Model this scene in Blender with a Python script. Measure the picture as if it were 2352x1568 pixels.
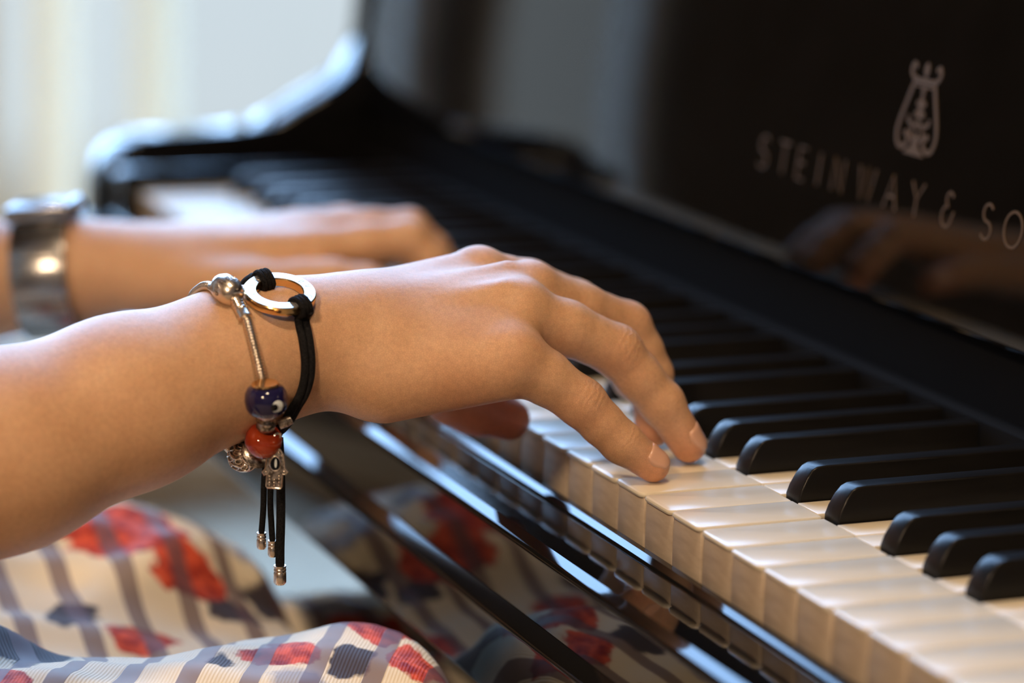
import bpy, bmesh, math, random
import numpy as np
from mathutils import Vector, Matrix

# ------------------------------------------------------------------ clear
for o in list(bpy.data.objects): bpy.data.objects.remove(o, do_unlink=True)
SC = bpy.context.scene
COL = SC.collection
S = 0.001                 # everything below is written in millimetres, key tops at z = 0
KEYZ = 0.72               # height of the key tops above the floor
random.seed(7)

def W3(p): return Vector((p[0]*S, p[1]*S, p[2]*S + KEYZ))

# ------------------------------------------------------------------ camera
cam_d = bpy.data.cameras.new('camera'); cam = bpy.data.objects.new('camera', cam_d); COL.objects.link(cam)
SC.camera = cam
cam_d.sensor_width = 36.0; cam_d.sensor_fit = 'HORIZONTAL'
cam_d.lens = 6509.709*36/2352
cam_d.clip_start = 0.02; cam_d.clip_end = 100
_r = Vector((0.37839097, 0.92528350, 0.02589828)); _u = Vector((-0.20418422, 0.05614553, 0.97732107)); _f = Vector((-0.90284499, 0.37509749, -0.21017325))
M = Matrix((( _r.x, _u.x, -_f.x), (_r.y, _u.y, -_f.y), (_r.z, _u.z, -_f.z))).to_4x4()
M.translation = W3((825.711, -424.557, 268.065))
cam.matrix_world = M
cam_d.dof.use_dof = True
cam_d.dof.focus_distance = 1.015
cam_d.dof.aperture_fstop = 4.2

# ------------------------------------------------------------------ world: blue sky over pale sunlit ground outside
wd = bpy.data.worlds.new('world'); SC.world = wd; wd.use_nodes = True
nt = wd.node_tree; nt.nodes.clear()
tc = nt.nodes.new('ShaderNodeTexCoord'); sp = nt.nodes.new('ShaderNodeSeparateXYZ')
rp = nt.nodes.new('ShaderNodeValToRGB'); bg = nt.nodes.new('ShaderNodeBackground'); ow = nt.nodes.new('ShaderNodeOutputWorld')
mr = nt.nodes.new('ShaderNodeMapRange'); mr.inputs[1].default_value = -0.2; mr.inputs[2].default_value = 0.8
nt.links.new(tc.outputs['Generated'], sp.inputs[0]); nt.links.new(sp.outputs['Z'], mr.inputs[0]); nt.links.new(mr.outputs[0], rp.inputs[0])
nt.links.new(rp.outputs[0], bg.inputs[0]); nt.links.new(bg.outputs[0], ow.inputs[0])
SKYS = 13.5
e = rp.color_ramp.elements
def ramp(el, pos, c): el.position = pos; el.color = (c[0]/SKYS, c[1]/SKYS, c[2]/SKYS, 1)
ramp(e[0], 0.0, (0.32,0.28,0.22)); ramp(e[1], 1.0, (4.2,7.6,13.5))
for pos, c in ((0.030, (0.36,0.32,0.25)), (0.062, (0.66,0.76,0.82)), (0.24, (0.74,0.85,0.92)), (0.26, (5.5,8.9,13.5)), (0.5, (4.9,8.2,13.5))):
    ramp(rp.color_ramp.elements.new(pos), pos, c)
bg.inputs[1].default_value = SKYS

# ------------------------------------------------------------------ view
SC.view_settings.view_transform = 'Standard'; SC.view_settings.look = 'None'
SC.view_settings.gamma = 1.0; SC.view_settings.use_curve_mapping = False
SC.view_settings.exposure = 0.0
SC.cycles.max_bounces = 8; SC.cycles.diffuse_bounces = 3; SC.cycles.glossy_bounces = 4; SC.cycles.caustics_reflective = False; SC.cycles.caustics_refractive = False

# windows of the room: (y0, y1) spans on the far wall, sill and head height
WALLX = -2700.0
WINS = [(-960, -700), (-620, 230), (300, 1180), (1280, 2080)]
SILL, HEAD = -520.0, 3900.0
HEADS = [230.0, 3900.0, 3900.0, 3900.0]     # the first is cut low to keep sky out of the slip's reflection
for (y0, y1), HD in zip(WINS, HEADS):       # sky portals in the window openings
    ld = bpy.data.lights.new('window_daylight', 'AREA'); lo = bpy.data.objects.new('window_daylight', ld); COL.objects.link(lo)
    ld.shape = 'RECTANGLE'; ld.size = (HD-SILL)*S; ld.size_y = (y1-y0)*S
    lo.location = W3((WALLX-110, (y0+y1)/2, (SILL+HD)/2)); lo.rotation_euler = (0, -math.pi/2, 0)
    ld.cycles.is_portal = True
LAMPS = [((520, -220, 1800), 66.0), ((1550, -1450, 1350), 125.0)]   # warm globe pendants, second is added unseen fill; their light is in the lamp's builder

# ------------------------------------------------------------------ helpers
ORG = {}                   # world origin (mm frame already converted) of parents
def link(name, me, mat=None, parent=None, loc=None):
    o = bpy.data.objects.new(name, me); COL.objects.link(o)
    if mat is not None and me is not None and not me.materials: me.materials.append(mat)
    if parent is not None: o.parent = parent
    if loc is not None: o.location = loc
    return o
def empty(name, p, label=None, cat=None, group=None, kind=None):
    o = bpy.data.objects.new(name, None); COL.objects.link(o); o.location = W3(p); o.empty_display_size = 0.02
    ORG[o.name] = W3(p); tag(o, label, cat, group, kind); return o
def tag(o, label=None, cat=None, group=None, kind=None):
    if label: o['label'] = label
    if cat: o['category'] = cat
    if group: o['group'] = group
    if kind: o['kind'] = kind
    return o
def porg(o):
    v = Vector((0,0,0))
    while o is not None:
        v = v + o.location; o = o.parent
    return v
def mesh_obj(name, verts, faces, mat, parent=None, smooth=True, flat_angle=None):
    """verts in mm in the key frame; the mesh is stored relative to its own base point under its parent"""
    me = bpy.data.meshes.new(name)
    off = porg(parent) if parent is not None else None
    if off is None:
        c = np.mean(np.array(verts), axis=0); zc = min(v[2] for v in verts)
        off = W3((c[0], c[1], zc))
    me.from_pydata([tuple(W3(v) - off) for v in verts], [], faces)
    me.update()
    if smooth: me.shade_smooth()
    if flat_angle is not None: me.set_sharp_from_angle(angle=math.radians(flat_angle))
    o = link(name, me, mat, parent)
    if parent is None: o.location = off
    return o
class MB:
    def __init__(s): s.v = []; s.f = []
    def add(s, vs, fs):
        n = len(s.v); s.v += [tuple(v) for v in vs]; s.f += [tuple(i+n for i in f) for f in fs]; return s
    def box(s, x0, x1, y0, y1, z0, z1):
        return s.add([(x0,y0,z0),(x1,y0,z0),(x1,y1,z0),(x0,y1,z0),(x0,y0,z1),(x1,y0,z1),(x1,y1,z1),(x0,y1,z1)],
                     [(0,3,2,1),(4,5,6,7),(0,1,5,4),(1,2,6,5),(2,3,7,6),(3,0,4,7)])
    def prof_x(s, prof, x0, x1):           # closed profile in (y,z) extruded along x
        n = len(prof)
        vs = [(x0,y,z) for y,z in prof] + [(x1,y,z) for y,z in prof]
        fs = [(i,(i+1)%n,n+(i+1)%n,n+i) for i in range(n)] + [tuple(range(n-1,-1,-1)), tuple(range(n,2*n))]
        return s.add(vs, fs)
    def prof_z(s, prof, z0, z1):           # closed outline in (x,y) extruded along z
        n = len(prof)
        vs = [(x,y,z0) for x,y in prof] + [(x,y,z1) for x,y in prof]
        fs = [(i,(i+1)%n,n+(i+1)%n,n+i) for i in range(n)] + [tuple(range(n-1,-1,-1)), tuple(range(n,2*n))]
        return s.add(vs, fs)
    def tube(s, pts, rad, seg=10, closed=False, caps=True, flat=None):
        P = [np.array(p, float) for p in pts]; n = len(P)
        R = rad if hasattr(rad, '__len__') else [rad]*n
        T = []
        for i in range(n):
            a = P[(i-1) % n] if (closed or i > 0) else P[i]; b = P[(i+1) % n] if (closed or i < n-1) else P[i]
            t = b - a; T.append(t/ (np.linalg.norm(t)+1e-9))
        up = np.array([0,0,1.]) if abs(T[0][2]) < .9 else np.array([1.,0,0])
        N = np.cross(T[0], up); N /= np.linalg.norm(N); vs = []
        for i in range(n):
            N = N - T[i]*(N@T[i]); N /= np.linalg.norm(N)+1e-9; B = np.cross(T[i], N)
            for k in range(seg):
                a = 2*math.pi*k/seg; vs.append(tuple(P[i] + R[i]*(math.cos(a)*N + math.sin(a)*B)))
        fs = []
        for i in range(n if closed else n-1):
            j = (i+1) % n
            for k in range(seg):
                fs.append((i*seg+k, i*seg+(k+1)%seg, j*seg+(k+1)%seg, j*seg+k))
        if caps and not closed: fs += [tuple(range(seg-1,-1,-1)), tuple(range((n-1)*seg, n*seg))]
        return s.add(vs, fs)
    def lathe(s, prof, o, ax, seg=24, ring=False):     # prof: (r, h) along axis ax from point o
        ax = np.array(ax, float); ax /= np.linalg.norm(ax); o = np.array(o, float)
        up = np.array([0,0,1.]) if abs(ax[2]) < .9 else np.array([1.,0,0])
        U = np.cross(ax, up); U /= np.linalg.norm(U); V = np.cross(ax, U)
        vs = []; fs = []; n = len(prof)
        for (r, h) in prof:
            for k in range(seg):
                a = 2*math.pi*k/seg; vs.append(tuple(o + ax*h + max(r,1e-3)*(math.cos(a)*U + math.sin(a)*V)))
        for i in range(n-1):
            for k in range(seg): fs.append((i*seg+k, i*seg+(k+1)%seg, (i+1)*seg+(k+1)%seg, (i+1)*seg+k))
        if ring: return s.add(vs, fs)
        if prof[0][0] > .01: fs.append(tuple(range(seg-1,-1,-1)))
        if prof[-1][0] > .01: fs.append(tuple(range((n-1)*seg, n*seg)))
        return s.add(vs, fs)
    def obj(s, name, mat, parent=None, smooth=True, angle=40):
        return mesh_obj(name, s.v, s.f, mat, parent, smooth, angle if smooth else None)
def ball(r, n=10, sq=1.0): return [(r*math.sin(math.pi*i/n), -r*sq*math.cos(math.pi*i/n)) for i in range(n+1)]
def arc(cy, cz, r, a0, a1, n=8): return [(cy + r*math.cos(math.radians(a0+(a1-a0)*i/n)), cz + r*math.sin(math.radians(a0+(a1-a0)*i/n))) for i in range(n+1)]
def spline(pts, n, closed=False):          # Catmull-Rom
    P = [np.array(p, float) for p in pts]; m = len(P); out = []
    segs = m if closed else m-1
    for i in range(segs):
        p0 = P[(i-1)%m] if (closed or i>0) else 2*P[0]-P[1]; p1 = P[i]; p2 = P[(i+1)%m]
        p3 = P[(i+2)%m] if (closed or i+2<m) else 2*P[-1]-P[-2]
        for k in range(n):
            t = k/n; out.append(0.5*((2*p1)+(p2-p0)*t+(2*p0-5*p1+4*p2-p3)*t*t+(3*p1-p0-3*p2+p3)*t**3))
    if not closed: out.append(P[-1])
    return out
def bevel_mesh(me, w, seg=2, angle=30):
    bm = bmesh.new(); bm.from_mesh(me)
    es = [e for e in bm.edges if len(e.link_faces) == 2 and e.calc_face_angle(0) > math.radians(angle)]
    bmesh.ops.bevel(bm, geom=es, offset=w*S, segments=seg, profile=0.5, affect='EDGES', clamp_overlap=True)
    bm.to_mesh(me); bm.free(); me.shade_smooth(); me.set_sharp_from_angle(angle=math.radians(35)); return me

# ------------------------------------------------------------------ materials
def mat(name, col=(0.5,0.5,0.5), rough=0.5, metal=0.0, spec=0.5, coat=0.0, **kw):
    m = bpy.data.materials.new(name); m.use_nodes = True; b = m.node_tree.nodes['Principled BSDF']
    b.inputs['Base Color'].default_value = (*col, 1); b.inputs['Roughness'].default_value = rough
    b.inputs['Metallic'].default_value = metal; b.inputs['Specular IOR Level'].default_value = spec
    b.inputs['Coat Weight'].default_value = coat
    for k, v in kw.items(): b.inputs[k.replace('_',' ')].default_value = v
    return m
def nd(m, t, **kw):
    n = m.node_tree.nodes.new(t)
    for k, v in kw.items(): setattr(n, k, v)
    return n
def lk(m, a, b): m.node_tree.links.new(a, b)
def noise_col(m, c1, c2, scale, detail=4, lo=0.35, hi=0.65, coord='Object', stretch=None, bump=0.0, bscale=None, bdist=0.0005):
    b = m.node_tree.nodes['Principled BSDF']; t = nd(m, 'ShaderNodeTexCoord'); src = t.outputs[coord]
    if stretch:
        mp = nd(m, 'ShaderNodeMapping'); mp.inputs['Scale'].default_value = stretch; lk(m, src, mp.inputs[0]); src = mp.outputs[0]
    n = nd(m, 'ShaderNodeTexNoise'); n.inputs['Scale'].default_value = scale; n.inputs['Detail'].default_value = detail; lk(m, src, n.inputs['Vector'])
    r = nd(m, 'ShaderNodeValToRGB'); r.color_ramp.elements[0].position = lo; r.color_ramp.elements[1].position = hi
    r.color_ramp.elements[0].color = (*c1,1); r.color_ramp.elements[1].color = (*c2,1)
    lk(m, n.outputs[0], r.inputs[0]); lk(m, r.outputs[0], b.inputs['Base Color'])
    if bump:
        n2 = nd(m, 'ShaderNodeTexNoise'); n2.inputs['Scale'].default_value = bscale or scale*3; n2.inputs['Detail'].default_value = 3; lk(m, src, n2.inputs['Vector'])
        bp = nd(m, 'ShaderNodeBump'); bp.inputs['Strength'].default_value = bump; bp.inputs['Distance'].default_value = bdist
        lk(m, n2.outputs[0], bp.inputs['Height']); lk(m, bp.outputs[0], b.inputs['Normal'])
    return m
BLACK = mat('black_polish', (0.0035,0.0034,0.0038), 0.045, spec=0.36)
noise_col(BLACK, (0.003,0.003,0.0032), (0.0045,0.0042,0.0045), 30, bump=0.05, bscale=18, bdist=0.0004)
FELT = mat('black_felt', (0.006,0.006,0.007), 0.95, spec=0.1)
IVORY = noise_col(mat('ivory', rough=0.22, spec=0.5), (0.78,0.69,0.54), (0.86,0.79,0.66), 90, stretch=(0.6,0.08,1), bump=0.04, bscale=160, bdist=0.0003)
KEYWOOD = noise_col(mat('key_front', rough=0.5, spec=0.3), (0.56,0.44,0.33), (0.68,0.56,0.44), 70, stretch=(1,1,4), bump=0.06, bscale=400, bdist=0.0003)
EBONY = noise_col(mat('ebony', rough=0.3, spec=0.22), (0.005,0.0047,0.0047), (0.010,0.009,0.0085), 120, stretch=(1,0.15,1), bump=0.12, bscale=700, bdist=0.0003)
GILT = mat('gilt_decal', (0.125,0.072,0.028), 0.4, metal=0.2)
BRASS = mat('brass', (0.75,0.52,0.22), 0.25, metal=1.0)
FLOORM = noise_col(mat('floor_carpet', rough=0.9, spec=0.1), (0.36,0.285,0.195), (0.43,0.345,0.245), 25, bump=0.3, bscale=300, bdist=0.002)
WALLM = noise_col(mat('wall_paint', rough=0.85, spec=0.2), (0.10,0.085,0.072), (0.12,0.10,0.086), 6, bump=0.05, bscale=120, bdist=0.001)
TAUPE = noise_col(mat('taupe_wall', rough=0.85, spec=0.2), (0.10,0.082,0.066), (0.125,0.102,0.082), 6)
DARKWALL = noise_col(mat('panelled_wall', rough=0.6, spec=0.3), (0.05,0.032,0.02), (0.09,0.055,0.033), 9, stretch=(1,1,0.15))
CEILM = noise_col(mat('ceiling_paint', rough=0.9, spec=0.2), (0.22,0.20,0.17), (0.25,0.22,0.19), 5)
FRAMEM = noise_col(mat('window_frame_paint', rough=0.4), (0.74,0.70,0.62), (0.79,0.75,0.67), 12)
WOODM = noise_col(mat('bench_wood', rough=0.35), (0.03,0.018,0.012), (0.06,0.034,0.022), 14, stretch=(0.2,1,1))
LEATHER = noise_col(mat('bench_leather', rough=0.45), (0.010,0.010,0.010), (0.02,0.02,0.02), 60, bump=0.3, bscale=250)
SILVER = mat('silver', (0.80,0.70,0.61), 0.27, metal=1.0)
OXIDE = noise_col(mat('oxidised_silver', rough=0.32, metal=1.0), (0.16,0.13,0.11), (0.62,0.55,0.48), 900, lo=0.4, hi=0.6)
GOLD = mat('gold', (0.86,0.58,0.28), 0.16, metal=1.0)
PALE = mat('pale_polished_face', (0.93,0.92,0.93), 0.22, metal=0.85)
CORD = noise_col(mat('black_cord', rough=0.85, spec=0.15), (0.004,0.004,0.005), (0.014,0.013,0.014), 1500, bump=0.8, bscale=1800, bdist=0.0004)
BLUEG = mat('blue_glass', (0.012,0.010,0.055), 0.08, coat=0.3)
WHITEG = mat('white_enamel', (0.75,0.82,0.85), 0.12)
BLACKG = mat('black_enamel', (0.004,0.004,0.005), 0.1)
ORANGEG = noise_col(mat('orange_glass', rough=0.08, coat=0.3), (0.22,0.012,0.005), (0.40,0.05,0.012), 140)
STEEL = mat('steel', (0.34,0.33,0.33), 0.24, metal=1.0)
NAIL = mat('nail', (0.64,0.36,0.245), 0.22, spec=0.5)
DIALM = mat('watch_dial', (0.05,0.05,0.06), 0.15)
HAIRM = noise_col(mat('hair', rough=0.4), (0.012,0.007,0.004), (0.035,0.02,0.012), 60, stretch=(1,1,0.1))

def skin_material():
    m = mat('skin', (0.6,0.36,0.24), 0.42, spec=0.42)
    b = m.node_tree.nodes['Principled BSDF']
    t = nd(m, 'ShaderNodeTexCoord')
    at = nd(m, 'ShaderNodeAttribute', attribute_name='flush_shade')
    n = nd(m, 'ShaderNodeTexNoise'); n.inputs['Scale'].default_value = 60; n.inputs['Detail'].default_value = 6; lk(m, t.outputs['Object'], n.inputs['Vector'])
    r = nd(m, 'ShaderNodeValToRGB'); lk(m, n.outputs[0], r.inputs[0])
    r.color_ramp.elements[0].position = 0.3; r.color_ramp.elements[0].color = (0.60,0.335,0.185,1)
    r.color_ramp.elements[1].position = 0.7; r.color_ramp.elements[1].color = (0.67,0.395,0.23,1)
    mx = nd(m, 'ShaderNodeMix', data_type='RGBA'); lk(m, at.outputs['Fac'], mx.inputs[0]); lk(m, r.outputs[0], mx.inputs[6]); mx.inputs[7].default_value = (0.60,0.19,0.105,1)
    vc = nd(m, 'ShaderNodeTexVoronoi', feature='DISTANCE_TO_EDGE'); vc.inputs['Scale'].default_value = 1250; lk(m, t.outputs['Object'], vc.inputs['Vector'])
    vm = nd(m, 'ShaderNodeMapRange'); vm.inputs[2].default_value = 0.16; vm.inputs[3].default_value = 0.86; vm.inputs[4].default_value = 1.0; lk(m, vc.outputs['Distance'], vm.inputs[0])
    nm = nd(m, 'ShaderNodeTexNoise'); nm.inputs['Scale'].default_value = 500; nm.inputs['Detail'].default_value = 3; lk(m, t.outputs['Object'], nm.inputs['Vector'])
    nr = nd(m, 'ShaderNodeMapRange'); nr.inputs[1].default_value = 0.3; nr.inputs[2].default_value = 0.7; nr.inputs[3].default_value = 0.93; nr.inputs[4].default_value = 1.06; lk(m, nm.outputs[0], nr.inputs[0])
    pm = nd(m, 'ShaderNodeMath', operation='MULTIPLY'); lk(m, vm.outputs[0], pm.inputs[0]); lk(m, nr.outputs[0], pm.inputs[1])
    sv = nd(m, 'ShaderNodeVectorMath', operation='SCALE'); lk(m, mx.outputs[2], sv.inputs[0]); lk(m, pm.outputs[0], sv.inputs['Scale'])
    lk(m, sv.outputs[0], b.inputs['Base Color'])
    b.inputs['Subsurface Weight'].default_value = 0.22; b.inputs['Subsurface Radius'].default_value = (1.0,0.35,0.18); b.inputs['Subsurface Scale'].default_value = 0.004
    # fine skin relief: cell lines plus knuckle creases
    v = nd(m, 'ShaderNodeTexVoronoi', feature='DISTANCE_TO_EDGE'); v.inputs['Scale'].default_value = 1700; lk(m, t.outputs['Object'], v.inputs['Vector'])
    cr = nd(m, 'ShaderNodeMapRange'); cr.inputs[2].default_value = 0.12; lk(m, v.outputs['Distance'], cr.inputs[0])
    n2 = nd(m, 'ShaderNodeTexNoise'); n2.inputs['Scale'].default_value = 420; n2.inputs['Detail'].default_value = 4; lk(m, t.outputs['Object'], n2.inputs['Vector'])
    n4 = nd(m, 'ShaderNodeTexNoise'); n4.inputs['Scale'].default_value = 330; n4.inputs['Detail'].default_value = 2; lk(m, t.outputs['Object'], n4.inputs['Vector'])
    wr = nd(m, 'ShaderNodeAttribute', attribute_name='crease')
    ws = nd(m, 'ShaderNodeMath', operation='MULTIPLY_ADD'); lk(m, n4.outputs[0], ws.inputs[0]); ws.inputs[1].default_value = 11.0
    lk(m, wr.outputs['Vector'], ws.inputs[2])
    sx = nd(m, 'ShaderNodeSeparateXYZ'); lk(m, wr.outputs['Vector'], sx.inputs[0])
    lk(m, sx.outputs[0], ws.inputs[2])
    sn = nd(m, 'ShaderNodeMath', operation='SINE'); lk(m, ws.outputs[0], sn.inputs[0])
    sm = nd(m, 'ShaderNodeMath', operation='MULTIPLY'); lk(m, sn.outputs[0], sm.inputs[0]); lk(m, sx.outputs[1], sm.inputs[1])
    b1 = nd(m, 'ShaderNodeBump'); b1.inputs['Strength'].default_value = 0.26; b1.inputs['Distance'].default_value = 0.0004; lk(m, cr.outputs[0], b1.inputs['Height'])
    b2 = nd(m, 'ShaderNodeBump'); b2.inputs['Strength'].default_value = 0.32; b2.inputs['Distance'].default_value = 0.0003; lk(m, n2.outputs[0], b2.inputs['Height']); lk(m, b1.outputs[0], b2.inputs['Normal'])
    b3 = nd(m, 'ShaderNodeBump'); b3.inputs['Strength'].default_value = 0.2; b3.inputs['Distance'].default_value = 0.0004; lk(m, sm.outputs[0], b3.inputs['Height']); lk(m, b2.outputs[0], b3.inputs['Normal'])
    lk(m, b3.outputs[0], b.inputs['Normal'])
    return m
SKIN = skin_material()

# blobs of the printed flowers in the cloth's own coordinates (across mm, along mm, radius mm, kind)
BLOBS = [(4,-121,11,'r'),(-8,-78,14,'r'),(20,-72,12,'r'),(16,-98,9,'k'),(2,-142,6,'k'),(30,-120,12,'g'),(-40,-205,16,'k'),(14,-232,20,'r'),
         (-40,-150,10,'g'),(-70,-120,18,'r'),(-62,-190,14,'r'),(-95,-85,13,'k'),(-235,-122,26,'r'),(-205,-100,16,'r'),(-262,-172,18,'r'),(-185,-86,12,'k'),
         (-150,-135,13,'r'),(-170,-160,12,'k'),(-205,-58,16,'k'),(-240,-70,10,'g'),(-130,-60,22,'r'),(-170,-15,26,'r'),(-215,-10,20,'r'),(-265,-95,10,'k'),
         (-290,-140,18,'k'),(-240,-20,12,'g'),(-320,-110,22,'r'),(60,-180,20,'r'),(60,-90,16,'r'),(45,-150,10,'k'),(-120,-185,12,'g'),(-90,-225,16,'r'),(-215,-205,14,'k')]
def dress_material():
    m = mat('printed_cloth', (0.8,0.7,0.55), 0.55, spec=0.25)
    b = m.node_tree.nodes['Principled BSDF']; b.inputs['Sheen Weight'].default_value = 0.0
    uv = nd(m, 'ShaderNodeUVMap'); uv.uv_map = 'cloth'
    n = nd(m, 'ShaderNodeTexNoise'); n.inputs['Scale'].default_value = 0.06; n.inputs['Detail'].default_value = 4; lk(m, uv.outputs[0], n.inputs['Vector'])
    sb = nd(m, 'ShaderNodeVectorMath', operation='SUBTRACT'); lk(m, n.outputs['Color'], sb.inputs[0]); sb.inputs[1].default_value = (0.5,0.5,0.5)
    sc = nd(m, 'ShaderNodeVectorMath', operation='SCALE'); lk(m, sb.outputs[0], sc.inputs[0]); sc.inputs['Scale'].default_value = 26
    ad = nd(m, 'ShaderNodeVectorMath', operation='ADD'); lk(m, uv.outputs[0], ad.inputs[0]); lk(m, sc.outputs[0], ad.inputs[1])
    masks = {'r': None, 'k': None, 'g': None}
    for (x, y, r, k) in BLOBS:
        d = nd(m, 'ShaderNodeVectorMath', operation='DISTANCE'); lk(m, ad.outputs[0], d.inputs[0]); d.inputs[1].default_value = (x, y, 0)
        q = nd(m, 'ShaderNodeMath', operation='SUBTRACT'); q.inputs[0].default_value = r; lk(m, d.outputs['Value'], q.inputs[1])
        if masks[k] is None: masks[k] = q.outputs[0]
        else:
            mxn = nd(m, 'ShaderNodeMath', operation='MAXIMUM'); lk(m, masks[k], mxn.inputs[0]); lk(m, q.outputs[0], mxn.inputs[1]); masks[k] = mxn.outputs[0]
    n3 = nd(m, 'ShaderNodeTexNoise'); n3.inputs['Scale'].default_value = 0.16; n3.inputs['Detail'].default_value = 3; lk(m, uv.outputs[0], n3.inputs['Vector'])
    red = nd(m, 'ShaderNodeValToRGB'); lk(m, n3.outputs[0], red.inputs[0])
    red.color_ramp.elements[0].position = 0.36; red.color_ramp.elements[0].color = (0.30,0.018,0.014,1)
    red.color_ramp.elements[1].position = 0.6; red.color_ramp.elements[1].color = (0.80,0.115,0.05,1)
    def over(base, colr, mask, soft):
        mm = nd(m, 'ShaderNodeMapRange'); mm.inputs[1].default_value = -soft; mm.inputs[2].default_value = soft; lk(m, mask, mm.inputs[0])
        mx = nd(m, 'ShaderNodeMix', data_type='RGBA'); lk(m, mm.outputs[0], mx.inputs[0])
        if isinstance(base, tuple): mx.inputs[6].default_value = base
        else: lk(m, base, mx.inputs[6])
        if isinstance(colr, tuple): mx.inputs[7].default_value = colr
        else: lk(m, colr, mx.inputs[7])
        return mx.outputs[2]
    c = over((0.88,0.76,0.57,1), (0.42,0.40,0.42,1), masks['g'], 2.0)
    c = over(c, red.outputs[0], masks['r'], 0.8)
    c = over(c, (0.075,0.06,0.07,1), masks['k'], 1.2)
    # woven satin bands
    sx = nd(m, 'ShaderNodeSeparateXYZ'); lk(m, uv.outputs[0], sx.inputs[0])
    ma = nd(m, 'ShaderNodeMath', operation='MULTIPLY_ADD'); mxu = nd(m, 'ShaderNodeMath', operation='MAXIMUM'); lk(m, sx.outputs[0], mxu.inputs[0]); mxu.inputs[1].default_value = -30.0; lk(m, mxu.outputs[0], ma.inputs[0]); ma.inputs[1].default_value = 0.62; lk(m, sx.outputs[1], ma.inputs[2])
    pp = nd(m, 'ShaderNodeMath', operation='PINGPONG'); lk(m, ma.outputs[0], pp.inputs[0]); pp.inputs[1].default_value = 12.4
    bd = nd(m, 'ShaderNodeMapRange'); bd.inputs[1].default_value = 4.2; bd.inputs[2].default_value = 3.9; lk(m, pp.outputs[0], bd.inputs[0])
    mx = nd(m, 'ShaderNodeMix', data_type='RGBA'); lk(m, c, mx.inputs[6]); mx.inputs[7].default_value = (0.15,0.085,0.095,1)
    mf = nd(m, 'ShaderNodeMath', operation='MULTIPLY'); lk(m, bd.outputs[0], mf.inputs[0]); mf.inputs[1].default_value = 0.8; lk(m, mf.outputs[0], mx.inputs[0])
    lk(m, mx.outputs[2], b.inputs['Base Color'])
    ro = nd(m, 'ShaderNodeMapRange'); ro.inputs[3].default_value = 0.62; ro.inputs[4].default_value = 0.5; lk(m, bd.outputs[0], ro.inputs[0]); lk(m, ro.outputs[0], b.inputs['Roughness'])
    # cord ribs of the cloth
    rb = nd(m, 'ShaderNodeMath', operation='PINGPONG'); lk(m, ma.outputs[0], rb.inputs[0]); rb.inputs[1].default_value = 0.75
    inv = nd(m, 'ShaderNodeMath', operation='SUBTRACT'); inv.inputs[0].default_value = 1.0; lk(m, bd.outputs[0], inv.inputs[1])
    rm = nd(m, 'ShaderNodeMath', operation='MULTIPLY'); lk(m, rb.outputs[0], rm.inputs[0]); lk(m, inv.outputs[0], rm.inputs[1])
    bp = nd(m, 'ShaderNodeBump'); bp.inputs['Strength'].default_value = 0.5; bp.inputs['Distance'].default_value = 0.0004; lk(m, rm.outputs[0], bp.inputs['Height']); lk(m, bp.outputs[0], b.inputs['Normal'])
    return m
CLOTH = dress_material()
def glass_material():
    m = bpy.data.materials.new('window_glass'); m.use_nodes = True; nt = m.node_tree; nt.nodes.clear()
    o = nt.nodes.new('ShaderNodeOutputMaterial'); mx = nt.nodes.new('ShaderNodeMixShader'); mx.inputs[0].default_value = 0.05
    a = nt.nodes.new('ShaderNodeBsdfTransparent'); g = nt.nodes.new('ShaderNodeBsdfGlossy'); g.inputs['Roughness'].default_value = 0.02
    nt.links.new(a.outputs[0], mx.inputs[1]); nt.links.new(g.outputs[0], mx.inputs[2]); nt.links.new(mx.outputs[0], o.inputs[0]); return m
GLASS = glass_material()
def sheer_material():
    m = bpy.data.materials.new('sheer_curtain'); m.use_nodes = True; nt = m.node_tree; nt.nodes.clear()
    o = nt.nodes.new('ShaderNodeOutputMaterial'); mx = nt.nodes.new('ShaderNodeMixShader'); mx.inputs[0].default_value = 0.3
    a = nt.nodes.new('ShaderNodeBsdfTranslucent'); a.inputs[0].default_value = (0.90,0.76,0.57,1)
    g = nt.nodes.new('ShaderNodeBsdfTransparent'); g.inputs[0].default_value = (1,0.96,0.88,1)
    nt.links.new(a.outputs[0], mx.inputs[1]); nt.links.new(g.outputs[0], mx.inputs[2]); nt.links.new(mx.outputs[0], o.inputs[0]); return m
SHEER = sheer_material()
# ================================================================== the room
RX0, RX1, RY0, RY1, FZ, CZ = WALLX, 2600.0, -2900.0, 2600.0, -720.0, 4300.0
T = 120.0
def struct(o): o['kind'] = 'structure'; return o
struct(MB().box(RX0-T, RX1+T, RY0-T, RY1+T, FZ-60, FZ).obj('floor', FLOORM, None, False))
struct(MB().box(RX0-T, RX1+T, RY0-T, RY1+T, CZ, CZ+60).obj('ceiling', CEILM, None, False))
mb = MB()                                                     # window wall, built around its openings
ys = [RY0] + [v for w in WINS for v in w] + [RY1]
for a, b in zip(ys[0::2], ys[1::2]): mb.box(RX0-T, RX0, a, b, FZ, CZ)
for (a, b), HD in zip(WINS, HEADS):
    mb.box(RX0-T, RX0, a, b, FZ, SILL); mb.box(RX0-T, RX0, a, b, HD, CZ)
struct(mb.obj('wall_left', TAUPE, None, False))
struct(MB().box(RX1, RX1+T, RY0, RY1, FZ, CZ).obj('wall_right', WALLM, None, False))
struct(MB().box(RX0-T, RX1+T, RY0-T, RY0, FZ, CZ).obj('wall_front', DARKWALL, None, False))
struct(MB().box(RX0-T, RX1+T, RY1, RY1+T, FZ, CZ).obj('wall_back', WALLM, None, False))
mb = MB()
mb.box(RX0, RX0+16, RY0, RY1, FZ, FZ+110)
struct(mb.obj('baseboard_left', FRAMEM, None, False))
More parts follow.
